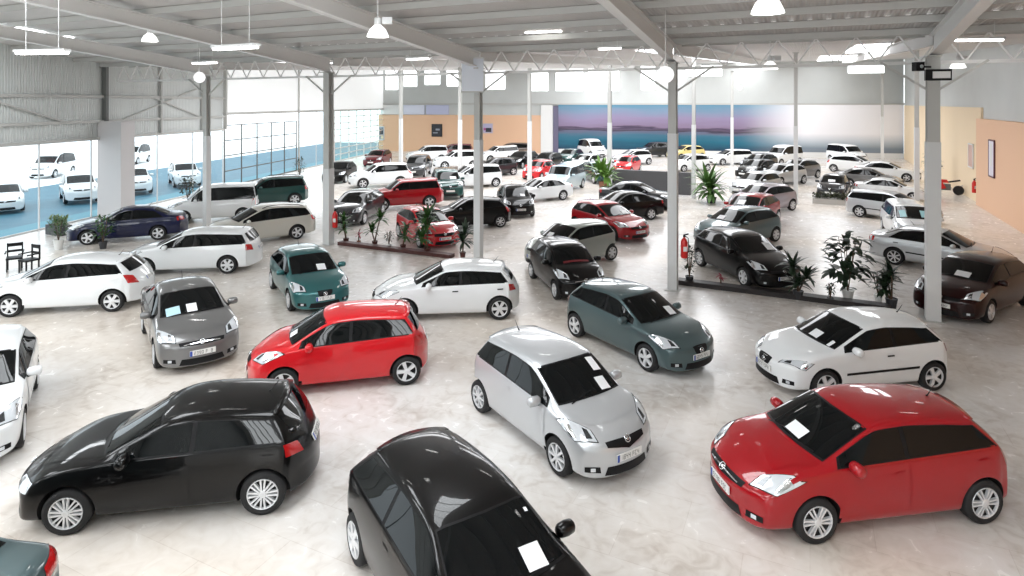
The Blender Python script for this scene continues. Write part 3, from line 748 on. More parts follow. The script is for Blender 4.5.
# ---------------- far wall
def wall_quad(name, pts, mat, label, cat='wall'): return tag(mesh_obj(name, pts, [(0, 1, 2, 3)], mat, None, False), label, cat, None, 'structure')
Z = lambda z: Vector((0, 0, z))
uL, uR = BL.x / BL.y, BR.x / BR.y
wall_quad('wall_back', [bw(uL), bw(uR), bw(uR, 12), bw(uL, 12)], WALLM, 'grey corrugated far wall above the mural')
def slab(name, u0, u1, z0, z1, off, mat, label, cat, kind='structure', back=0.002):
    m = MB(); a = bw(u0, z0, back); b = bw(u1, z0, back); h = Z(z1 - z0); d = BN * (off - back)
    vs = [a + d, b + d, b + d + h, a + d + h, a, b, b + h, a + h]
    m.add(vs, [(0, 1, 2, 3), (4, 0, 3, 7), (1, 5, 6, 2), (3, 2, 6, 7), (4, 5, 1, 0)])
    return tag(m.build(name, mat), label, cat, None, kind)
U = lambda px: (px - 512) / 625
slab('wall_back_peach', U(379), U(541), 0, 4.5, .12, PEACH, 'peach painted panel of the far wall', 'wall')
slab('wall_back_white', U(541), U(553), 0, 5.7, .20, WHITEPAINT, 'white boxed pier between peach wall and mural', 'wall')
slab('curtain', U(553.5), U(558.5), 0, 5.6, .30, principled('grey_violet_cloth', (.14, .13, .2), .8), 'dark violet drape at the left end of the mural', 'curtain', 'thing')
slab('trim_2', uL, uR, 5.75, 5.95, .22, STEEL, 'grey steel rail over the mural', 'rail')
slab('trim_3', U(558), U(905), .0, .55, .25, WHITEPAINT, 'white plinth under the mural', 'plinth')
slab('sign_board', U(381), U(402), 4.55, 5.7, .2, WHITEPAINT, 'blank white board over the peach wall, beside the glazing', 'board', 'thing')
slab('sign_board', U(404), U(425), 4.55, 5.7, .2, principled('lilac_board', (.68, .70, .82), .5), 'pale lilac board over the peach wall, middle one', 'board', 'thing')
slab('sign_board', U(426.5), U(449), 4.55, 5.7, .2, principled('lilac_board_deep', (.50, .52, .70), .5), 'deeper lilac board over the peach wall', 'board', 'thing')
def mural_material():
    m = principled('seascape_print', (.5, .5, .6), .55); nt, b = nodes(m)
    tc = nt.nodes.new('ShaderNodeTexCoord'); sp = nt.nodes.new('ShaderNodeSeparateXYZ'); nt.links.new(tc.outputs['Object'], sp.inputs[0])
    n = nt.nodes.new('ShaderNodeTexNoise'); n.inputs['Scale'].default_value = .35; n.inputs['Detail'].default_value = 7
    mp = nt.nodes.new('ShaderNodeMapping'); mp.inputs['Scale'].default_value = (.6, .6, 5); nt.links.new(tc.outputs['Object'], mp.inputs[0]); nt.links.new(mp.outputs[0], n.inputs['Vector'])
    ad = nt.nodes.new('ShaderNodeMath'); ad.operation = 'MULTIPLY_ADD'; ad.inputs[1].default_value = 1.3; ad.inputs[2].default_value = -.65; nt.links.new(n.outputs['Fac'], ad.inputs[0])
    a2 = nt.nodes.new('ShaderNodeMath'); a2.operation = 'ADD'; nt.links.new(ad.outputs[0], a2.inputs[0]); nt.links.new(sp.outputs['Z'], a2.inputs[1])
    mr = nt.nodes.new('ShaderNodeMapRange'); mr.inputs['From Min'].default_value = .55; mr.inputs['From Max'].default_value = 5.7; nt.links.new(a2.outputs[0], mr.inputs['Value'])
    r = nt.nodes.new('ShaderNodeValToRGB'); cr = r.color_ramp
    cr.elements[0].position = 0; cr.elements[0].color = (.003, .045, .09, 1); cr.elements[1].position = 1; cr.elements[1].color = (.095, .25, .36, 1)
    for p, c in ((.20, (.004, .12, .19, 1)), (.33, (.04, .14, .21, 1)), (.40, (.12, .12, .19, 1)), (.425, (.03, .025, .05, 1)), (.47, (.10, .07, .12, 1)), (.50, (.05, .03, .07, 1)), (.53, (.22, .16, .25, 1)), (.70, (.26, .21, .34, 1)), (.86, (.19, .25, .36, 1))):
        e = cr.elements.new(p); e.color = c
    nt.links.new(mr.outputs[0], r.inputs[0])
    # glare at the right end, painted into the print as a pale area
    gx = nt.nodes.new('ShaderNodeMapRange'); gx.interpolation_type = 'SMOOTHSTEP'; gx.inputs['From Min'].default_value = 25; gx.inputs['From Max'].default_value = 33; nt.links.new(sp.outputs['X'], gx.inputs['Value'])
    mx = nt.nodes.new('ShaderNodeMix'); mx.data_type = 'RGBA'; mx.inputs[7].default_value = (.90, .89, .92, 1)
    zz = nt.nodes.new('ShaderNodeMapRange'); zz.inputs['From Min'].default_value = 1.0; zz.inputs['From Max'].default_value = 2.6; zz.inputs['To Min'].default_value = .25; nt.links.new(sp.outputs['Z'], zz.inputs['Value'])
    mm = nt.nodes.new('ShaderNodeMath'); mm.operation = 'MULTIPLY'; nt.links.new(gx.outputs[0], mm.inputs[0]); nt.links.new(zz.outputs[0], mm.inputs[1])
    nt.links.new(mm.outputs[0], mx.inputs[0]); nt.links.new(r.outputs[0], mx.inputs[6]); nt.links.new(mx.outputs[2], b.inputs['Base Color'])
    return m
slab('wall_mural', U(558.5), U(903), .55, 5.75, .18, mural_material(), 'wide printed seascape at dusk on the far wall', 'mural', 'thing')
# daylit sheets high in the far wall
for i, (p0, p1, z0) in enumerate([(386, 398, 7.6), (404, 417, 8.0), (425, 440, 8.2), (447, 458, 8.0), (486, 505, 7.6), (531, 548, 7.4), (556, 583, 7.4), (588, 619, 7.4), (641, 655, 7.5), (686, 722, 9.0), (848, 884, 9.2)]):
    slab('window_%d' % (20 + i), U(p0), U(p1), z0, 10.2, .05, PANEL, 'translucent daylit sheet high in the far wall, %s from the left' % ['first', 'second', 'third', 'fourth', 'fifth', 'sixth', 'seventh', 'eighth', 'ninth', 'tenth', 'eleventh'][i], 'window')
# right wall (line a = 27.4)
aR = 27.45
wall_quad('wall_right', [bc(aR, 58.2), bc(aR, -33), bc(aR, -33, 12), bc(aR, 58.2, 12)], WALLM, 'grey corrugated right wall above the peach panels')
def rslab(name, b0, b1, z0, z1, off, mat, label, cat, kind='structure'):
    m = MB(); p = [bc(aR - off, b0, z0), bc(aR - off, b1, z0), bc(aR - off, b1, z1), bc(aR - off, b0, z1), bc(aR - .002, b0, z0), bc(aR - .002, b1, z0), bc(aR - .002, b1, z1), bc(aR - .002, b0, z1)]
    m.add(p, [(0, 1, 2, 3), (4, 0, 3, 7), (1, 5, 6, 2), (3, 2, 6, 7), (4, 5, 1, 0)]); return tag(m.build(name, mat), label, cat, None, kind)
rslab('wall_right_peach', -20, 24.3, 0, 5.05, .35, PEACH, 'peach panel of the right wall', 'wall')
rslab('wall_right_pale', 24.3, 57.4, 0, 5.7, .12, PEACHPALE, 'pale yellow peach panel of the right wall', 'wall')
# wall behind the photographer
wall_quad('wall_front', [bc(wl_a(-33), -33), bc(aR, -33), bc(aR, -33, 12), bc(wl_a(-33), -33, 12)], WALLM, 'grey wall closing the near end of the hall')
for i, a in enumerate((-2, 6, 14, 22)):  # glowing panels added behind the camera as frontal fill light
    q = mesh_obj('window_%d' % (40 + i), [bc(a - 2.2, -32.9, 2.6), bc(a + 2.2, -32.9, 2.6), bc(a + 2.2, -32.9, 6.2), bc(a - 2.2, -32.9, 6.2)], [(0, 1, 2, 3)], FRONTFILL, None, False)
    tag(q, 'added glowing fill panel on the near wall, %s of four' % ('first', 'second', 'third', 'last')[i], 'window', None, 'structure')
# left wall: sheet above, glazing below
ZG = 4.1
def lw(y, z, off=0.): return Vector((wl(y) + off, y + 0., z))
wall_quad('wall_left', [lw(-6, ZG), lw(44, ZG), lw(44, 12), lw(-6, 12)], WALLL, 'grey corrugated upper left wall')
wall_quad('wall_left_far', [lw(44, 5.2), lw(78, 5.2), lw(78, 12), lw(44, 12)], principled('pale_wall_sheet', (.74, .76, .75), .6, emit=(.96, .98, 1), estr=.45), 'pale upper left wall over the gate')  # slight emission added so the translucent sheet looks daylit
for k, z in enumerate((ZG, 5.0, 6.3)):
    MBt = MB().bar(lw(-6, z, .08), lw(44, z, .08), .12 if k else .16, .14)
    tag(MBt.build('trim_%d' % (4 + k), STEEL), 'horizontal steel rail on the left wall, %s of three' % ('lowest', 'middle', 'highest')[k], 'rail', None, 'structure')
for k, (ya, za, yb, zb) in enumerate([(34.5, 5.05, 41, 6.9), (26.5, 6.2, 30.6, 5.05), (36.8, 6.3, 41.5, 5.0)]):
    tag(MB().bar(lw(ya, za, .1), lw(yb, zb, .1), .07).build('diagonal_brace', STEEL), 'diagonal steel brace on the upper left wall, %s one' % ('longest', 'nearest', 'lower right')[k], 'brace', None, 'structure')
for k, y in enumerate((33.2, 37.5, 41.5, 44.1, 55.2)):
    m = MB().bar(lw(y, 5 if k == 0 else (ZG if k < 4 else 0), .12), lw(y, 9.4, .12), .22 if k in (0, 3) else .12)
    tag(m.build('steel_post', STEELDARK if k == 0 else STEEL), 'steel post on the left wall, %s from the near end' % ('first', 'second', 'third', 'fourth', 'fifth')[k], 'column', None, 'structure')
m = MB(); cx, cy = wl(33.2) + .7, 33.2; m.box((cx, cy, 2.5), (1.35, 1.0, 5.0), math.atan(-.126)); 
tag(m.build('column_boxed', principled('plaster', (.60, .58, .58), .7)), 'wide plastered column in the left glazing, behind the dark blue sedan', 'column', None, 'structure')
def bay(n, y0, y1, z1, cols, rows, mat, fm, label, w=.06):
    p = mesh_obj('window_%d' % n, [lw(y0, .02), lw(y1, .02), lw(y1, z1), lw(y0, z1)], [(0, 1, 2, 3)], mat, None, False)
    tag(p, label, 'window', None, 'structure')
    f = MB()
    for i in range(cols + 1): y = lerp(y0, y1, i / cols); f.bar(lw(y, 0), lw(y, z1), w)
    for j in range(rows + 1): z = lerp(.04, z1 - .03, j / rows); f.bar(lw(y0, z), lw(y1, z), w)
    f.build('window_frame', fm, p)
bay(1, -6, 14, ZG, 6, 1, PANE, WHITESTEEL, 'nearest glazed bay of the left wall')
bay(2, 14, 32.4, ZG, 6, 1, PANE, WHITESTEEL, 'glazed bay before the planter box')
bay(3, 34, 44, ZG, 3, 1, PANE, WHITESTEEL, 'glazed bay behind the dark blue sedan')
bay(4, 44.2, 55, 4.4, 5, 4, PANE, STEELDARK, 'gate of dark barred panes in the left wall', .07)
bay(5, 55.4, 62.5, 5.2, 2, 1, PANE, WHITESTEEL, 'glass doorway beside the barred gate')
bay(6, 62.5, 78, 5.2, 7, 8, PANEGREEN, WHITEPAINT, 'greenish curtain wall of small panes at the far end', .09)
tag(MB().bar(lw(62.5, 0), lw(62.5, 5.2), .5, .5).build('column_white', WHITEPAINT), 'white pier between the glass doorway and the greenish curtain wall', 'column', None, 'structure')
tag(MB().bar(lw(44, 5.2, .05), lw(78, 5.2, .05), .1, .18).build('trim_8', STEEL), 'steel rail over the barred gate', 'rail', None, 'structure')
# ------------------------------------------------------------------ lamps
def hang_z(x, y):
    d = Vector((x - OX, y - OY, 0)); return roof_z(d.dot(E2))
def globe_lamp(x, y, z, r, label):
    t = empty('globe_pendant', (x, y, z)); tag(t, label, 'pendant lamp', 'globe pendants')
    MB().lathe([(.01, r), (r * .5, r * .87), (r * .87, r * .5), (r, 0), (r * .87, -r * .5), (r * .5, -r * .87), (.01, -r)], 18).build('globe', GLOBE, t, True)
    MB().lathe([(.05, r * .9), (.05, r + .08)], 10).build('cap', WHITEPAINT, t)
    MB().tube([(0, 0, r), (0, 0, hang_z(x, y) - z)], .014, 6).build('cord', WHITEPAINT, t)
GLOBE = principled('opal_globe', (.9, .9, .9), .3, emit=(1, 1, 1), estr=.9)
BELL = principled('opal_bell', (.9, .9, .9), .3, emit=(1, 1, .98), estr=1.6)
def bell_lamp(x, y, z, r, label):
    t = empty('high_bay_lamp', (x, y, z)); tag(t, label, 'high bay lamp', 'bell shaped high bay lamps')
    MB().lathe([(r, 0), (r * .97, .05), (r * .72, r * .7), (r * .35, r * 1.05), (r * .3, r * 1.1)], 20, cap=False).build('shade', BELL, t, True)
    MB().lathe([(r * .3, r * 1.05), (r * .32, r * 1.1), (r * .32, r * 1.7), (r * .2, r * 1.8)], 14).build('ballast', WHITESTEEL, t)
    MB().box((r * .9, 0, r * 1.5), (r * .9, .14, .16)).build('control_box', WHITESTEEL, t)
    MB().lathe([(r * .3, r * .75), (r * .28, r * .35), (.02, r * .25)], 12).build('bulb', LAMPON, t, True)
    MB().tube([(0, 0, r * 1.8), (0, 0, max(r * 2, hang_z(x, y) - z))], .015, 6).build('rod', WHITESTEEL, t)
def batten(x, y, z, ang, L, label, double=False):
    t = empty('hanging_strip_light', (x, y, z), math.radians(ang)); tag(t, label, 'strip light', 'hanging strip lights')
    MB().box((0, 0, .05), (L, .20, .06)).build('housing', WHITESTEEL, t)
    for s in (-1, 1): MB().tube([(-L / 2 + .04, s * .05, .0), (L / 2 - .04, s * .05, .0)], .03, 8).build('tube', LAMPON, t)
    for s in (-1, 1): MB().tube([(s * L * .32, 0, .08), (s * L * .32, 0, hang_z(x, y) - z)], .007, 6).build('rod', WHITESTEEL, t)
globe_lamp(4.05, 16.5, 6.72, .225, 'white globe pendant hanging by the column of the middle kerb')
globe_lamp(-12.6, 25.2, 7.0, .22, 'white globe pendant near the wide plastered column on the glazed side')
globe_lamp(16.4, 45, 7.05, .17, 'small far globe pendant before the mural')
bell_lamp(-3.35, 15.6, 7.62, .27, 'white bell lamp near the left middle roof beam, largest on the left')
bell_lamp(-11.65, 20.1, 7.95, .24, 'white bell lamp over the dark blue sedan side')
bell_lamp(4.5, 11, 7.55, .28, 'white bell lamp at the top edge over the white hatchback side')
bell_lamp(8.3, 20.1, 7.05, .24, 'bell lamp right of the middle column, under the roof edge')
bell_lamp(15.7, 22, 7.2, .24, 'bell lamp near the right wall beyond the floodlight column')
batten(1.0, 20, 8.25, -25, 1.3, 'strip light over the black small hatchback, centre of the roof')
batten(-6.2, 14, 7.2, -25, 1.35, 'strip light over the red hatchback of the left side')
batten(-10.6, 14.1, 7.1, -10, 1.35, 'strip light at the left edge above the glazing')
batten(-11.8, 24, 7.5, -25, 1.3, 'strip light before the plastered column')
batten(12.1, 16.2, 7.6, -5, 1.2, 'strip light right of the floodlight beam')
batten(-3.5, 23.2, 7.6, -25, 1.0, 'strip light near the column behind the white hatchback roof')
batten(3.2, 20.5, 7.75, -25, .8, 'short strip light near the middle column top')
batten(4, -2, 9.2, -25, 2.4, 'strip light above and behind the viewpoint'); batten(-3, 4, 8.9, -25, 2.4, 'strip light above the black hatchback near the viewpoint')
f = empty('floodlight', (11.42, 16.80, 6.72), math.radians(-20)); tag(f, 'black floodlight fixed to the right column', 'floodlight')
MB().box((0, -.10, 0), (.60, .14, .30)).build('housing', BLACK, f); MB().box((.06, -.185, 0), (.40, .03, .18)).build('lens', principled('frosted_lens', (.8, .8, .8), .3), f); MB().bar((0, -.05, 0), (.2, .12, .02), .06).build('bracket', BLACK, f)
cb = empty('camera_box', (10.95, 16.85, 6.95)); tag(cb, 'small black camera box on a bracket left of the floodlight', 'camera')
MB().box((0, 0, 0), (.22, .2, .24)).build('housing', BLACK, cb); MB().bar((.05, .05, 0), (.44, .16, .0), .05).build('bracket', BLACK, cb); MB().lathe([(.05, 0), (.05, .05)], 10, Matrix.Rotation(PI / 2, 3, 'X'), (0, -.1, 0)).build('lens', CHROME, cb)
hp = empty('hanging_banner', (-1.45, 22.95, 0)); tag(hp, 'white translucent panel hung high on the column behind the white hatchback', 'panel')
MB().box((0, 0, 7.0), (.80, .03, 1.2)).build('sheet', principled('white_panel', (.72, .76, .84), .4), hp); MB().box((0, .02, 6.38), (.86, .05, .06)).build('lower_bar', STEEL, hp); MB().box((0, .02, 7.62), (.86, .05, .06)).build('upper_bar', WHITESTEEL, hp)

# ------------------------------------------------------------------ plants and small things
LEAF = principled('leaf_green', (.035, .10, .02), .5); LEAFDARK = principled('leaf_dark', (.012, .03, .012), .5); LEAFLIGHT = principled('leaf_light', (.12, .24, .04), .5)
LEAFRED = principled('leaf_red', (.28, .02, .04), .5); STEM = principled('stem_brown', (.10, .06, .035), .7); POT = principled('clay_pot', (.30, .13, .08), .6); POTDARK = principled('dark_pot', (.04, .04, .045), .5); POTWHITE = principled('white_pot', (.8, .8, .78), .4)
SOIL = principled('soil', (.05, .035, .025), .9)
def blade(mb, base, d, L, w, droop, n=5):
    d = Vector(d).normalized(); s = d.cross(Vector((0, 0, 1)))
    s = s.normalized() if s.length > .01 else Vector((1, 0, 0)); p = Vector(base); vs = []; v = d.copy()
    for i in range(n + 1):
        t = i / n; ww = w * (math.sin(PI * min(1, .15 + t * .85)) ** .7) * .5 + .002
        vs += [p - s * ww, p + s * ww]; v = (v + Vector((0, 0, -droop / n))).normalized(); p = p + v * L / n
    mb.add(vs, [(2 * i, 2 * i + 1, 2 * i + 3, 2 * i + 2) for i in range(n)])
def pot(t, r, h, m):
    MB().lathe([(r * .72, 0), (r, h * .92), (r * 1.06, h * .92), (r * 1.06, h), (r * .9, h), (r * .88, h * .9)], 16, cap=True).build('pot', m, t)
def spiky(name, x, y, h, R, n, label, lm=None, pm=None, pr=.14, ph=.2, heads=1, group=None, z0=0., seed=1):
    rnd = random.Random(seed); t = empty(name, (x, y, z0)); tag(t, label, 'plant', group)
    if pm: pot(t, pr, ph, pm)
    else: ph = 0
    st = MB(); lf = MB()
    for k in range(heads):
        top = Vector((rnd.uniform(-.1, .1) * (heads > 1) * 2, rnd.uniform(-.1, .1) * (heads > 1) * 2, lerp(ph + .05, h - R * .45, (k + 1) / heads)))
        st.tube([(0, 0, ph * .8), (top.x * .5, top.y * .5, top.z * .6 + .02), top], [.03, .025, .02], 6)
        for i in range(n):
            a = rnd.uniform(0, 2 * PI); el = rnd.uniform(.1, 1.35)
            blade(lf, top + Vector((0, 0, rnd.uniform(-.12, .03))), (math.cos(a) * math.cos(el), math.sin(a) * math.cos(el), math.sin(el)), R * rnd.uniform(.75, 1.15), R * .17 + .014, rnd.uniform(.5, 1.5))
    st.build('stem', STEM, t); lf.build('leaves', lm or LEAF, t, True); return t
def bushy(name, x, y, h, R, n, label, lm=None, pm=None, pr=.16, ph=.25, group=None, z0=0., ls=.12, seed=2, box=None):
    rnd = random.Random(seed); t = empty(name, (x, y, z0)); tag(t, label, 'plant', group)
    if pm: pot(t, pr, ph, pm)
    else: ph = 0
    st = MB(); lf = MB()
    for k in range(5):
        a = 2 * PI * k / 5; st.tube([(0, 0, ph * .8), (math.cos(a) * R * .3, math.sin(a) * R * .3, lerp(ph, h, .5)), (math.cos(a) * R * .5, math.sin(a) * R * .5, h * .9)], [.016, .012, .006], 5)
    for i in range(n):
        u = Vector((rnd.gauss(0, 1), rnd.gauss(0, 1), rnd.gauss(0, 1))).normalized() * rnd.uniform(.35, 1) ** .6
        c = Vector((u.x * R, u.y * R, lerp(ph + .05, h, .5 + u.z * .5)))
        blade(lf, c, (u.x + rnd.uniform(-.5, .5), u.y + rnd.uniform(-.5, .5), rnd.uniform(-.2, .8)), ls * rnd.uniform(.7, 1.4), ls * .45, rnd.uniform(.3, 1.2), 3)
    st.build('stem', STEM, t); lf.build('leaves', lm or LEAF, t, True); return t
KERB = principled('dark_red_kerb', (.075, .022, .018), .5); KERBDARK = principled('dark_kerb', (.018, .014, .014), .5)
def kerb(p, q, w, h, m, label):
    b = MB(); d = (Vector((*q, 0)) - Vector((*p, 0))); s = Vector((-d.y, d.x, 0)).normalized() * w / 2; P_ = Vector((*p, 0)); Q_ = Vector((*q, 0)); u = Z(h)
    b.add([P_ - s, Q_ - s, Q_ + s, P_ + s, P_ - s + u, Q_ - s + u, Q_ + s + u, P_ + s + u], [(4, 5, 6, 7), (0, 1, 5, 4), (1, 2, 6, 5), (2, 3, 7, 6), (3, 0, 4, 7)])
    return tag(b.build('plant_kerb', m), label, 'kerb')
kerb((-7.25, 26.38), (-2.3, 24.1), .35, .14, KERB, 'long dark red plant kerb on the left between two columns')
kerb((5.5, 20.7), (10.9, 18.0), .38, .15, KERBDARK, 'dark plant kerb in front of the large black hatchback')
def fl_at(u, v): # where on the floor a bearing meets it
    y = 625 * 5.975 / (v - 102.8); return ((u - 512) / 625 * y, y)
PL = [(-7.05, 26.55, 1.2, .46, 30, 'spiky plant on the left kerb, first from the extinguisher column', LEAF), (-5.72, 26.05, 1.35, .5, 32, 'taller spiky plant on the left kerb, third from the column', LEAF), (-4.42, 25.35, 1.05, .42, 28, 'spiky plant on the left kerb just before the red car', LEAF)]
for i, (x, y, h, R, n, l, m) in enumerate(PL): spiky('spiky_plant', x, y, h, R, n, l, m, KERB, .12, .2, 2, 'plants on the left kerb', .02, i + 3)
spiky('spiky_plant', -6.45, 26.3, .6, .25, 12, 'small reddish plant on the left kerb, second from the column', LEAFRED, POT, .09, .15, 1, 'plants on the left kerb', .02, 12)
bushy('leafy_plant', -5.05, 25.65, .75, .2, 60, 'small dark leafy plant on the left kerb, fourth from the column', LEAFDARK, POTWHITE, .1, .15, 'plants on the left kerb', .02, .1, 5)
spiky('spiky_plant', -3.35, 24.75, 1.75, .6, 40, 'tall bushy plant on the left kerb before the red car bonnet', LEAF, KERB, .14, .2, 3, 'plants on the left kerb', .02, 31)
spiky('spiky_plant', -1.9, 24.1, 1.2, .55, 34, 'dark green plant at the right end of the left kerb', LEAFDARK, KERB, .12, .2, 2, 'plants on the left kerb', .02, 17)
bushy('leafy_plant', 5.85, 20.6, 1.25, .24, 130, 'dark upright plant at the left end of the right kerb', LEAFDARK, POTDARK, .13, .25, 'plants on the right kerb', .02, .12, 6)
spiky('spiky_plant', 6.75, 20.2, .45, .22, 14, 'low red plant on the right kerb under the black hatchback', LEAFRED, POTDARK, .09, .12, 1, 'plants on the right kerb', .02, 8)
spiky('spiky_plant', 8.7, 19.0, 1.2, .5, 34, 'dark spiky bush on the right kerb beside the black hatchback', LEAFDARK, POTDARK, .15, .25, 3, 'plants on the right kerb', .02, 9)
bushy('leafy_plant', 9.5, 18.65, .62, .11, 50, 'short dark plant on the right kerb, second from its right end', LEAFDARK, POTDARK, .09, .15, 'plants on the right kerb', .02, .1, 7)
bushy('tall_leafy_plant', 10.2, 18.98, 2.1, .52, 150, 'tall open plant with long leaves left of the floodlight column', LEAFDARK, POTWHITE, .17, .3, None, 0, .36, 11)
bushy('leafy_plant', 11.05, 18.85, .95, .3, 30, 'small sparse plant right of the tall leafy plant', LEAFDARK, POTWHITE, .12, .2, None, 0, .2, 13)
spiky('spiky_plant', 11.02, 18.15, 1.3, .45, 40, 'dark spiky plant at the nose of the dark red car', LEAFDARK, POTDARK, .16, .3, 3, None, 0, 14)
spiky('potted_palm', 6.0, 41.2, 1.95, 1.25, 46, 'green potted palm at the left end of the low dark wall', LEAFLIGHT, POT, .28, .8, 2, 'potted palms', 0, 15)
spiky('potted_palm', 11.9, 37.3, 1.75, 1.5, 40, 'green potted palm at the right end of the low dark wall', principled('leaf_mid', (.075, .17, .035), .5), POTDARK, .30, .35, 2, 'potted palms', 0, 16)
bushy('leafy_plant', -16.75, 25.6, 1.45, .38, 160, 'light green leafy plant before the door of the dark blue sedan', LEAF, POTDARK, .16, .3, None, 0, .16, 18)
bushy('leafy_plant', -18.5, 25.5, 1.3, .3, 110, 'low leafy plant at the wing of the dark blue sedan', LEAF, POTWHITE, .18, .4, None, 0, .14, 28)
bushy('leafy_plant', -19.0, 36.6, 1.7, .5, 160, 'dark plant by the glazing behind the dark blue sedan', LEAFDARK, POTDARK, .25, .4, None, 0, .18, 19)
bushy('leafy_plant', -16.3, 48, 1.9, .45, 130, 'dark plant by the glass doorway behind the green off-roader', LEAFDARK, POTDARK, .25, .4, None, 0, .18, 20)
tb = empty('planter_box', (-20.6, 28.4, 0), -.45); tag(tb, 'dark planter box with pale bushes by the left glazing', 'planter')
MB().box((0, 0, .22), (1.15, .5, .44)).build('box', POTDARK, tb)
lf = MB(); rnd = random.Random(4)
for i in range(240): blade(lf, (rnd.uniform(-.5, .5), rnd.uniform(-.2, .2), rnd.uniform(.4, .75)), (rnd.uniform(-1, 1), rnd.uniform(-1, 1), rnd.uniform(.3, 1.5)), rnd.uniform(.12, .3), .05, .6, 3)
lf.build('bushes', principled('pale_leaf', (.16, .22, .09), .5), tb, True)
# low dark wall and low hedge
LOWW = principled('dark_grey_plaster', (.075, .075, .08), .6)
m = MB(); p0 = Vector((7.0, 42.6, 0)); p1 = Vector((11.6, 40.5, 0)); d = (p1 - p0); s = Vector((-d.y, d.x, 0)).normalized() * .2
m.add([p0 - s, p1 - s, p1 + s, p0 + s] + [q + Z(1.45) for q in (p0 - s, p1 - s, p1 + s, p0 + s)], [(4, 5, 6, 7), (0, 1, 5, 4), (1, 2, 6, 5), (2, 3, 7, 6), (3, 0, 4, 7)])
tag(m.build('wall_low', LOWW), 'low dark grey partition wall between two potted palms', 'wall', None, 'structure')
m = MB(); hp0 = Vector((18.0, 37.4, 0)); hp1 = Vector((21.5, 35.45, 0)); d = (hp1 - hp0); s = Vector((-d.y, d.x, 0)).normalized() * .3
hg = empty('low_hedge', (0, 0, 0)); tag(hg, 'long low planter with a clipped dark hedge before the silver estate', 'hedge')
m.add([hp0 - s, hp1 - s, hp1 + s, hp0 + s] + [q + Z(.3) for q in (hp0 - s, hp1 - s, hp1 + s, hp0 + s)], [(4, 5, 6, 7), (0, 1, 5, 4), (1, 2, 6, 5), (2, 3, 7, 6), (3, 0, 4, 7)]); m.build('trough', principled('pale_trough', (.5, .48, .45), .6), hg)
lf = MB()
for i in range(420):
    q = hp0.lerp(hp1, rnd.random()) + s * rnd.uniform(-.8, .8) + Z(rnd.uniform(.28, .62)); blade(lf, q, (rnd.uniform(-1, 1), rnd.uniform(-1, 1), rnd.uniform(.2, 1.2)), .22, .10, .6, 3)
lf.build('foliage', principled('hedge_green', (.05, .06, .025), .6), hg, True)
REDM = principled('extinguisher_red', (.62, .015, .012), .3)
def extinguisher(x, y, z, label, board=None, s=1.):
    t = empty('fire_extinguisher', (x, y, z)); t.scale = (s,) * 3; tag(t, label, 'fire extinguisher')
    MB().lathe([(.075, 0), (.085, .02), (.085, .40), (.06, .47), (.03, .50), (.025, .53)], 16).build('cylinder', REDM, t, True)
    MB().lathe([(.03, .53), (.03, .57), (.01, .59)], 10).build('valve', BLACK, t); MB().bar((-.02, 0, .58), (.11, 0, .61), .03).build('handle', BLACK, t)
    MB().tube([(.03, 0, .55), (.10, 0, .50), (.11, 0, .30), (.10, 0, .12)], .012, 6).build('hose', BLACK, t); MB().box((0, -.086, .24), (.09, .006, .12)).build('label_plate', WHITEPAINT, t)
    if board: MB().box((0, .1, .3), (.34, .03, .85)).build('backing_board', REDM, t)
extinguisher(5.47, 19.85, 1.05, 'red fire extinguisher on the middle column beside the black hatchback', False, 1.25)
extinguisher(-7.42, 26.2, .75, 'red fire extinguisher on the column at the left kerb', False, 1.3)
q = bc(aR - .32, 24.9, .62); extinguisher(q.x, q.y, q.z, 'red fire extinguisher on the right peach wall', False, 1.4)
def framed(name, mk, label, cat, fm, cm, rects=()):
    o, dx, dy, w, h = mk  # origin point, right vector, normal
    t = empty(name, o); tag(t, label, cat); R = Matrix((dx, dy, (0, 0, 1))).transposed()
    f = MB(); e = .07
    for c, d in (((0, 0, h / 2 - e / 2), (w, .06, e)), ((0, 0, -h / 2 + e / 2), (w, .06, e)), ((-w / 2 + e / 2, 0, 0), (e, .06, h)), ((w / 2 - e / 2, 0, 0), (e, .06, h))): f.box(R @ Vector(c), d, M=R)
    f.build('frame', fm, t); MB().box((0, 0, 0), (w - .1, .03, h - .1), M=R).build('print', cm, t)
    for (x, z, ww, hh, mm) in rects: MB().box(R @ Vector((x, -.02, z)), (ww, .02, hh), M=R).build('printed_patch', mm, t)
DARKP = principled('dark_print', (.02, .02, .03), .4); GREYP = principled('grey_print', (.30, .32, .38), .4); LILP = principled('lilac_print', (.45, .42, .6), .4)
framed('poster', (bw(U(437.3), 2.6, .16), BD, -BN, 1.35, 1.55), 'framed black poster in the middle of the far peach wall', 'poster', BLACK, DARKP, [(.1, .1, .5, .22, GREYP), (-.2, -.3, .6, .12, GREYP)])
framed('poster', (bw(U(488), 2.9, .16), BD, -BN, 1.3, 1.2), 'lilac and dark poster on the far peach wall, right of the middle', 'poster', principled('pale_frame', (.6, .5, .5), .5), LILP, [(.1, -.2, .7, .5, DARKP), (-.35, -.1, .3, .3, principled('magenta_print', (.4, .08, .25), .4))])
framed('poster', (bw(U(382), 2.2, .16), BD, -BN, .75, 1.7), 'narrow poster at the left end of the far peach wall', 'poster', WHITEPAINT, GREYP, [(0, .2, .4, .7, DARKP), (.1, -.5, .3, .4, PEACHPALE)])
nR = -E1
q = bc(aR - .40, 20.6, 3.0); framed('poster', (q, E2 * -1, E1, 1.15, 2.0), 'tall white framed picture on the right peach wall', 'poster', principled('rosewood_frame', (.12, .04, .06), .5), principled('pale_print', (.75, .72, .80), .4), [(0, .2, .35, 1.2, WHITEPAINT)])
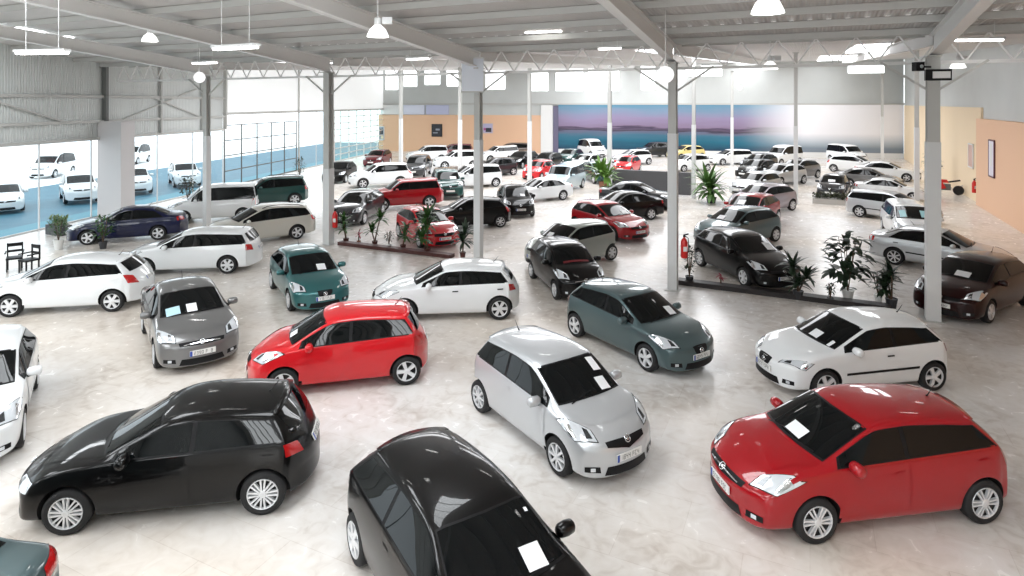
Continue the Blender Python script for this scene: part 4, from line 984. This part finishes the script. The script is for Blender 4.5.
q = bc(aR - .17, 26.6, 2.7); framed('poster', (q, E2 * -1, E1, 1.3, 1.5), 'faded picture on the pale part of the right wall', 'poster', WHITEPAINT, principled('faded_print', (.62, .42, .36), .5))
# chairs by the glazing
def chair(x, y, rz, label):
    t = empty('black_chair', (x, y, 0), rz); tag(t, label, 'chair', 'black chairs by the glazing')
    MB().box((0, 0, .45), (.46, .46, .06)).build('seat', BLACK, t)
    b = MB(); b.box((0, .22, .88), (.46, .04, .12)); b.box((-.21, .22, .70), (.04, .04, .5)); b.box((.21, .22, .70), (.04, .04, .5)); b.box((0, .22, .66), (.40, .03, .08)); b.build('backrest', BLACK, t)
    for sx in (-1, 1):
        for sy in (-1, 1): MB().box((sx * .2, sy * .2, .21), (.04, .04, .42)).build('leg', BLACK, t)
        MB().bar((sx * .25, -.2, .66), (sx * .25, .22, .66), .04).build('armrest', BLACK, t)
chair(-17.75, 22.3, .6, 'black open-backed armchair behind the white hatchback, left of two'); chair(-17.0, 22.0, -.4, 'black open-backed armchair behind the white hatchback, right of two')
# motorbike by the right wall
mb_ = empty('motorbike', (28.25, 40.7, 0), math.radians(152)); tag(mb_, 'red sports motorbike parked by the right wall under a plant', 'motorbike')
for x in (-.68, .68):
    M = Matrix.Rotation(PI / 2, 3, 'X')
    MB().lathe([(.20, -.06), (.29, -.06), (.31, 0), (.29, .06), (.20, .06)], 22, M, (x, 0, .31)).build('wheel', TYRE, mb_, True)
    MB().lathe([(.03, -.05), (.2, -.02), (.2, .02), (.03, .05)], 14, M, (x, 0, .31)).build('rim', RIM, mb_)
def rbox(name, pts, w, m):
    b = MB(); n = len(pts); vs = [(x, -w / 2 * k, z) for x, z, k in pts] + [(x, w / 2 * k, z) for x, z, k in pts]
    b.add(vs, [tuple(range(n)), tuple(range(2 * n - 1, n - 1, -1))] + [(i, (i + 1) % n, n + (i + 1) % n, n + i) for i in range(n)]); o = b.build(name, m, mb_)
    bm = bmesh.new(); bm.from_mesh(o.data); bmesh.ops.recalc_face_normals(bm, faces=bm.faces); bm.to_mesh(o.data); bm.free()
rbox('fairing', [(.35, .35, 1), (.75, .62, .8), (.72, .95, .7), (.45, 1.08, .6), (.2, .8, 1), (.0, .45, 1)], .42, REDM); rbox('tank', [(.3, .78, .8), (.25, .98, .8), (-.05, .98, .8), (-.15, .78, .8)], .36, REDM)
rbox('seat', [(-.1, .78, .9), (-.1, .86, .8), (-.75, 1.0, .5), (-.8, .92, .5)], .3, BLACK); rbox('engine', [(-.25, .3, 1), (.3, .3, 1), (.3, .7, 1), (-.25, .7, 1)], .3, STEELDARK)
for s_ in (-1, 1): MB().tube([(.68, s_ * .1, .31), (.42, s_ * .1, .95)], .03, 6).build('fork', CHROME, mb_)
MB().tube([(.42, -.32, 1.0), (.44, 0, 1.02), (.42, .32, 1.0)], .018, 6).build('handlebar', BLACK, mb_); MB().tube([(.1, -.2, .3), (-.5, -.22, .35), (-.95, -.22, .6)], .05, 8).build('exhaust', CHROME, mb_)
bushy('round_shrub', 29.5, 43.9, 2.9, .6, 170, 'dark round shrub standing behind the red motorbike', LEAFDARK, POT, .3, .6, None, 0, .22, 23)
# ------------------------------------------------------------------ the cars
RED = paint('bright_red', (.60, .012, .018)); DKRED = paint('deep_red', (.33, .003, .008)); BLK = paint('black', (.002, .002, .0022), 0, .3, .6, .08); WHT = paint('white', (.80, .82, .83))
SIL = paint('silver', (.58, .60, .62), .5); TEALGREY = paint('teal_grey', (.085, .13, .138), .5); TEAL = paint('teal', (.035, .15, .155), .45); GREY = paint('warm_grey', (.19, .19, .19), .5)
BEIGE = paint('pale_beige', (.62, .60, .54), .3); NAVY = paint('navy', (.003, .006, .04), 0, .3, .7, .15); DKGREEN = paint('dark_green', (.012, .06, .055), .3); BURG = paint('burgundy', (.13, .008, .015)); DKGREY = paint('dark_grey', (.04, .042, .046), .4)
MAUVE = paint('mauve_silver', (.36, .33, .36), .5); LTBLUE = paint('light_blue', (.50, .62, .68), .2); YELLOW = paint('pale_yellow', (.75, .62, .25)); WINE = paint('black_wine', (.016, .002, .002), 0, .3, .6, .1); BROWN = paint('brown_grey', (.09, .07, .06), .4); SAGE = paint('sage_grey', (.42, .45, .42), .35)
S1 = lambda y=-.1, t=.12, w=.3, h=.2, m=None: (y, t, w, h, m)
C = make_car
HB = dict(name='hatchback', cat='car')
C('hatchback', 'deep red five-door hatchback in the right foreground', 'car', 'compact', (5.28, 9.49), -171, DKRED, -6, sheet=[S1(.05, .12, .34, .22)], bar=True, plate='5736 FDC')
C('hatchback', 'glossy black hatchback seen side-on in the left foreground', 'car', 'family', (-5.02, 9.67), -170.5, BLK, -8, grille='wide', plate='3078 DZL', lights='round')
C('hatchback', 'bright red small hatchback behind the side-on black one', 'car', 'supermini', (-3.62, 13.71), -166, RED, 5, sheet=[S1(.25, .08, .22, .2)], grille='vee', plate='1852 FBC')
C('hatchback', 'silver small hatchback standing in the centre of the floor', 'car', 'supermini', (.72, 11.5), -56.4, SIL, 8, sheet=[S1(.33, .1, .22, .3), S1(.42, .55, .18, .35)], grille='vee', plate='1844 FCY', three=True)
C('hatchback', 'teal grey hatchback with round front shield behind the silver one', 'car', 'sleek', (2.97, 15.39), -56, TEALGREY, 5, sheet=[S1(.35, .1, .24, .3)], grille='shield', plate='6045 FKJ')
C('hatchback', 'white three-door hatchback with black side strips, right of centre', 'car', 'sleek', (7.39, 13.55), -170.8, WHT, 5, sheet=[S1(.05, .1, .26, .24), S1(.52, .1, .08, .2)], grille='shield', three=True, mould=True, blackhandle=True, lights='slim', plate='8237 DPH')
C('hatchback', 'white five-door hatchback at the left edge, black chairs behind', 'car', 'compact', (-12.85, 18.45), -170, WHT, 6)
C('liftback', 'grey family liftback facing forward with red printed sheet', 'car', 'sedan', (-8.13, 15.65), -54.5, GREY, 7, sheet=[S1(-.02, .08, .22, .3, PAPER), S1(-.42, .08, .3, .3, principled('blue_sheet', (.45, .66, .75), .5))], bar=True, plate='2390 FGB', W=1.77, nose=.74)
C('estate_car', 'white estate car with long side windows behind the grey liftback', 'car', 'wagon', (-11.4, 22.48), -172, WHT, 6)
C('estate_car', 'pale beige estate car with roof bars, left of the extinguisher column', 'car', 'wagon', (-11.0, 27.25), -144, BEIGE, 5, rails=True, L=4.65, H=1.56)
C('hatchback', 'teal small hatchback facing forward, right of the white estate', 'car', 'sleek', (-6.38, 19.44), -58, TEAL, 5, sheet=[S1(.2, .08, .26, .3)], grille='shield', plate='7751 FJL')
C('hatchback', 'white hatchback seen side-on just before the left plant kerb', 'car', 'family', (-1.70, 17.91), -175, WHT, 6, L=4.18, fo=.97, H=1.455, rr=(3.66, 1.37), bl=(4.02, 1.0), blackhandle=True)
C('hatchback', 'black hatchback cut by the bottom edge, roof toward the viewer', 'car', 'compact', (-.63, 7.47), -57.4, BLK, 6, wr=.60, rf=(1.72, 1.43), cowl=(.95, 1.03), sheet=[S1(.30, .1, .26, .3), S1(.5, .78, .05, .06)], noant=True, three=True)
C('hatchback', 'white hatchback cut by the left edge, beside the black one', 'car', 'family', (-9.95, 11.54), -57, WHT, 5, plate='9164 FLB')
C('sedan', 'grey teal sedan with only its tail in the bottom left corner', 'car', 'sedan', (-7.3, 6.4), 177, TEALGREY, 5)
C('sedan', 'dark blue sedan standing before the wide plastered column', 'car', 'sedan', (-16.93, 27.5), -158, NAVY, 5, L=4.6)
C('van', 'white van behind the leftmost column of the hall', 'van', 'van', (-15.2, 32.0), -160, WHT, 6)
C('off_roader', 'dark green off-roader behind the beige estate', 'car', 'suv', (-14.2, 36.5), -152, DKGREEN, 6, rails=True)
C('hatchback', 'dark grey hatchback facing forward behind the left kerb plants', 'car', 'compact', (-7.9, 32.1), -98, DKGREY, 6)
C('hatchback', 'black hatchback far back, close to the greenish curtain wall', 'car', 'family', (-13.2, 48.0), -92, BLK, 5, detail=1)
C('off_roader', 'red off-roader with long side windows in the left mid rows', 'car', 'suv', (-6.2, 35.7), -159, DKRED, 5, L=4.5, H=1.64)
C('off_roader', 'white off-roader behind the red one', 'car', 'suv', (-9.5, 44.76), -156, WHT, 5, detail=1, L=4.6)
C('estate_car', 'burgundy car at the end of the greenish curtain wall', 'car', 'wagon', (-12.9, 60), -95, BURG, 5, detail=1)
C('off_roader', 'dark grey off-roader facing forward behind the white and red ones', 'car', 'suv', (-7.7, 51), -92, DKGREY, 5, detail=1)
C('off_roader', 'white off-roader farthest back before the left peach wall', 'car', 'suv', (-8.6, 63.6), -165, WHT, 5, detail=1)
C('off_roader', 'burgundy off-roader under the black poster of the peach wall', 'car', 'suv', (-6.2, 66), -175, BURG, 5, detail=1)
C('off_roader', 'white off-roader left of the far peach-wall columns', 'car', 'suv', (-5.07, 57.11), -160, WHT, 5, detail=1)
C('off_roader', 'dark green off-roader with pale sheet, at the tail of the red one', 'car', 'suv', (-4.2, 40.3), -78, DKGREEN, 5, detail=1, sheet=[S1(.3, .1, .4, .3)])
C('people_carrier', 'white people carrier behind the column before the peach wall', 'car', 'mpv', (-2.76, 44.5), -152, WHT, 6, detail=1)
C('hatchback', 'black three-door hatchback with reflections on its bonnet, mid left', 'car', 'compact', (-1.95, 30.35), -163.6, BLK, 7, three=True, scale=.94)
C('hatchback', 'red hatchback facing forward behind the tall kerb plant', 'car', 'sleek', (-3.75, 27.2), -60, RED, 6, detail=2)
C('city_car', 'black compact car facing forward beside the white sedan', 'car', 'city', (.15, 34.0), -80, BLK, 5, sheet=[S1(.25, .1, .25, .25)], H=1.55, W=1.66)
C('sedan', 'white sedan in the middle rows beside the black compact', 'car', 'sedan', (1.67, 38.39), -149, WHT, 6, scale=.95)
C('off_roader', 'white off-roader before the right end of the peach wall', 'car', 'suv', (-1.4, 63.5), -152, WHT, 5, detail=1, H=1.6)
C('hatchback', 'brown grey car farthest back at the right end of the peach wall', 'car', 'mpv', (.0, 69), -178, BROWN, 5, detail=1)
C('hatchback', 'dark grey hatchback just behind the white people carrier', 'car', 'family', (-1.4, 51.6), -150, DKGREY, 5, detail=1)
C('hatchback', 'black hatchback at the left end of the mural, nose forward', 'car', 'family', (3.2, 57), -118, BLK, 5, detail=1)
C('hatchback', 'dark green hatchback beside the black one at the left end of the mural', 'car', 'family', (5.7, 61.6), -118, DKGREEN, 5, detail=1)
C('hatchback', 'black estate car before the white pier, second row from the mural', 'car', 'wagon', (.85, 58.3), -118, BLK, 5, detail=1)
C('city_car', 'red small car half hidden by the far column near the white sedan', 'car', 'city', (2.2, 49.6), -120, RED, 5, detail=1)
C('van', 'light blue small van facing forward behind the white sedan', 'van', 'van', (3.6, 43), -116, LTBLUE, 5, detail=1, H=1.72, L=4.0)
C('hatchback', 'dark teal hatchback left of the potted palm', 'car', 'compact', (6.5, 47.6), -75, DKGREEN, 5, detail=1)
C('hatchback', 'silver hatchback behind the dark teal one', 'car', 'compact', (6.6, 55.0), -125, SIL, 5, detail=1, sheet=[S1(0, .1, .4, .3)])
C('van', 'white van with dark windows parked against the mural', 'van', 'van', (9.0, 70.2), -70, WHT, 5, detail=1, H=2.0)
C('hatchback', 'white hatchback seen side-on before the mural, left of the middle column', 'car', 'family', (11.7, 60.6), -158, WHT, 5, detail=1)
C('city_car', 'small red car by the nose of the white hatchback near the mural', 'car', 'city', (9.9, 53.6), -120, RED, 5, detail=1)
C('off_roader', 'dark off-roader against the mural beside the middle column', 'car', 'suv', (15.6, 69.0), -160, DKGREY, 5, detail=1)
C('sedan', 'black sedan side-on before the low dark wall', 'car', 'sedan', (5.57, 32.14), -157, BLK, 6)
C('sedan', 'dark mauve sedan between the black sedan and the low dark wall', 'car', 'sedan', (7.3, 36.0), -25, DKGREY, 5, detail=1)
C('hatchback', 'red hatchback between the black sedan and the silver grey hatchback', 'car', 'family', (4.35, 28.5), -58, DKRED, 6, sheet=[S1(.3, .1, .35, .3)])
C('hatchback', 'silver grey hatchback behind the small black car with red inside', 'car', 'supermini', (2.32, 23.59), -143, SAGE, 6, three=True, sheet=[S1(-.1, .1, .3, .25)])
C('city_car', 'small black hatchback facing forward, left of the teal grey one', 'car', 'city', (1.72, 20.35), -74, BLK, 5, sheet=[(0, .10, .85, .10, principled('red_dashboard', (.16, .01, .015), .4))], bar=True)
C('hatchback', 'white small hatchback behind the middle column, nose to the left', 'car', 'supermini', (15.7, 55), -160, WHT, 5, detail=1)
C('hatchback', 'pale yellow hatchback against the mural behind the middle column', 'car', 'compact', (18.6, 66.5), -160, YELLOW, 5, detail=1)
C('estate_car', 'white estate car before the mural, middle of the wall', 'car', 'wagon', (21.2, 60.8), -165, WHT, 5, detail=1)
# right cluster
C('hatchback', 'large black hatchback with glossy bonnet behind the right plant kerb', 'car', 'compact', (8.0, 21.8), -75, BLK, 6, sheet=[S1(.35, .15, .3, .4)], grille='wide')
C('hatchback', 'blue grey hatchback just behind the large black one', 'car', 'compact', (9.8, 26.9), -148, TEALGREY, 6, sheet=[S1(-.1, .1, .35, .3)])
C('hatchback', 'red hatchback behind the blue grey one, white sheet in its windscreen', 'car', 'compact', (11.8, 30.8), -132, DKRED, 6, sheet=[S1(-.1, .15, .35, .4)])
C('hatchback', 'mauve silver hatchback with side to the viewer beside the grey column', 'car', 'compact', (14.0, 34.7), -150, MAUVE, 6, detail=1)
C('hatchback', 'silver hatchback facing left at the right palm', 'car', 'family', (16.0, 41.0), -142, SIL, 5, detail=1)
C('hatchback', 'black hatchback behind the silver one near the right palm', 'car', 'family', (19.6, 50), -142, BLK, 5, detail=1)
C('hatchback', 'dark grey hatchback behind the black one, toward the mural', 'car', 'compact', (22.0, 55.5), -140, DKGREY, 5, detail=1)
C('hatchback', 'silver hatchback beside the grey column, behind the mauve one', 'car', 'compact', (20.0, 46.2), -150, SIL, 5, detail=1)
C('van', 'white van before the mural, right of its middle', 'van', 'van', (26.2, 60.5), -150, WHT, 5, detail=1, H=1.95)
C('hatchback', 'grey hatchback in front of the white van, right of its middle', 'car', 'compact', (22.8, 49.8), -150, GREY, 5, detail=1)
# right rows
C('sedan', 'grey sedan in the far right row, nose to the right', 'car', 'sedan', (25.4, 44.4), -32, GREY, 5, detail=1, scale=.95)
C('city_car', 'small dark car facing forward at the end of the low hedge', 'car', 'city', (20.5, 39.8), -125, DKGREY, 5, detail=1, sheet=[S1(0, .1, .4, .3)])
C('sedan', 'white sedan between the grey sedan and the silver estate', 'car', 'sedan', (23.6, 38.9), -35, WHT, 5, detail=1, scale=.9)
C('estate_car', 'silver estate with dark side strip in the right row', 'car', 'wagon', (19.6, 32.2), -48, SIL, 6, mould=True, scale=.96)
C('hatchback', 'white hatchback facing forward between silver estate and silver sedan', 'car', 'mpv', (17.5, 27.5), -112, WHT, 6, sheet=[S1(-.45, .15, .25, .5, principled('aqua_sheet', (.4, .7, .75), .5)), S1(.3, .15, .2, .5, MATS['aqua_sheet'] if 'aqua_sheet' in MATS else None)], H=1.55)  # teal windscreen reflections drawn as coloured patches on the glass
C('sedan', 'silver sedan with dark side strip behind the floodlight column', 'car', 'sedan', (15.6, 22.7), -46, SIL, 7, mould=True, blackhandle=True, plate='4419 DKB')
C('hatchback', 'dark wine hatchback at the right edge by the floodlight column', 'car', 'compact', (13.6, 18.35), -147, WINE, 6, sheet=[S1(.1, .1, .36, .26)], L=4.3)
C('hatchback', 'white hatchback far back at the pale end of the mural', 'car', 'compact', (29.4, 54), -40, WHT, 5, detail=1)
C('van', 'white van against the pale end of the mural', 'van', 'van', (33.5, 62.5), -80, WHT, 5, detail=1)
C('sedan', 'white sedan in the far right row under the pale wall', 'car', 'sedan', (29.2, 48.6), -35, WHT, 5, detail=1)
# outside
for (x, y, a, m, k, l) in [(-28.6, 35.2, -50, WHT, 'compact', 'white car outside the glazing at the left edge'), (-26.6, 38.4, -50, WHT, 'suv', 'white and dark car outside, behind the planter box'),
                           (-25.4, 42.0, -52, WHT, 'suv', 'white car outside just right of the plastered column'), (-23.9, 45.6, -55, WHT, 'suv', 'white off-roader with dark bumper outside behind the dark blue sedan')]:
    C('parked_car', l, 'car', k, (x, y), a, m, 5, detail=1)
for (x, y, a, l) in [(-37.5, 51, -80, 'white van far outside, left of the plastered column'), (-37.5, 62, -80, 'white van far outside, right of the plastered column')]:
    C('parked_van', l, 'van', 'van', (x, y), a, WHT, 5, detail=1, H=2.0)
# ------------------------------------------------------------------ light and camera
w = bpy.data.worlds.new('sky'); SC.world = w; w.use_nodes = True
bg = w.node_tree.nodes['Background']; bg.inputs[0].default_value = (.93, .97, 1, 1); bg.inputs[1].default_value = 2.2
cam = bpy.data.cameras.new('camera'); co = bpy.data.objects.new('camera', cam); COL.objects.link(co)
co.location = (0, 0, 5.975); co.rotation_euler = (PI / 2, 0, 0); cam.sensor_width = 36; cam.lens = 625 / 1024 * 36
cam.shift_y = -(288 - 102.8) / 1024; cam.clip_end = 400; SC.camera = co
SC.view_settings.view_transform = 'Standard'; SC.view_settings.look = 'None'; SC.view_settings.gamma = 1; SC.view_settings.exposure = 0.04
SC.view_settings.use_curve_mapping = False
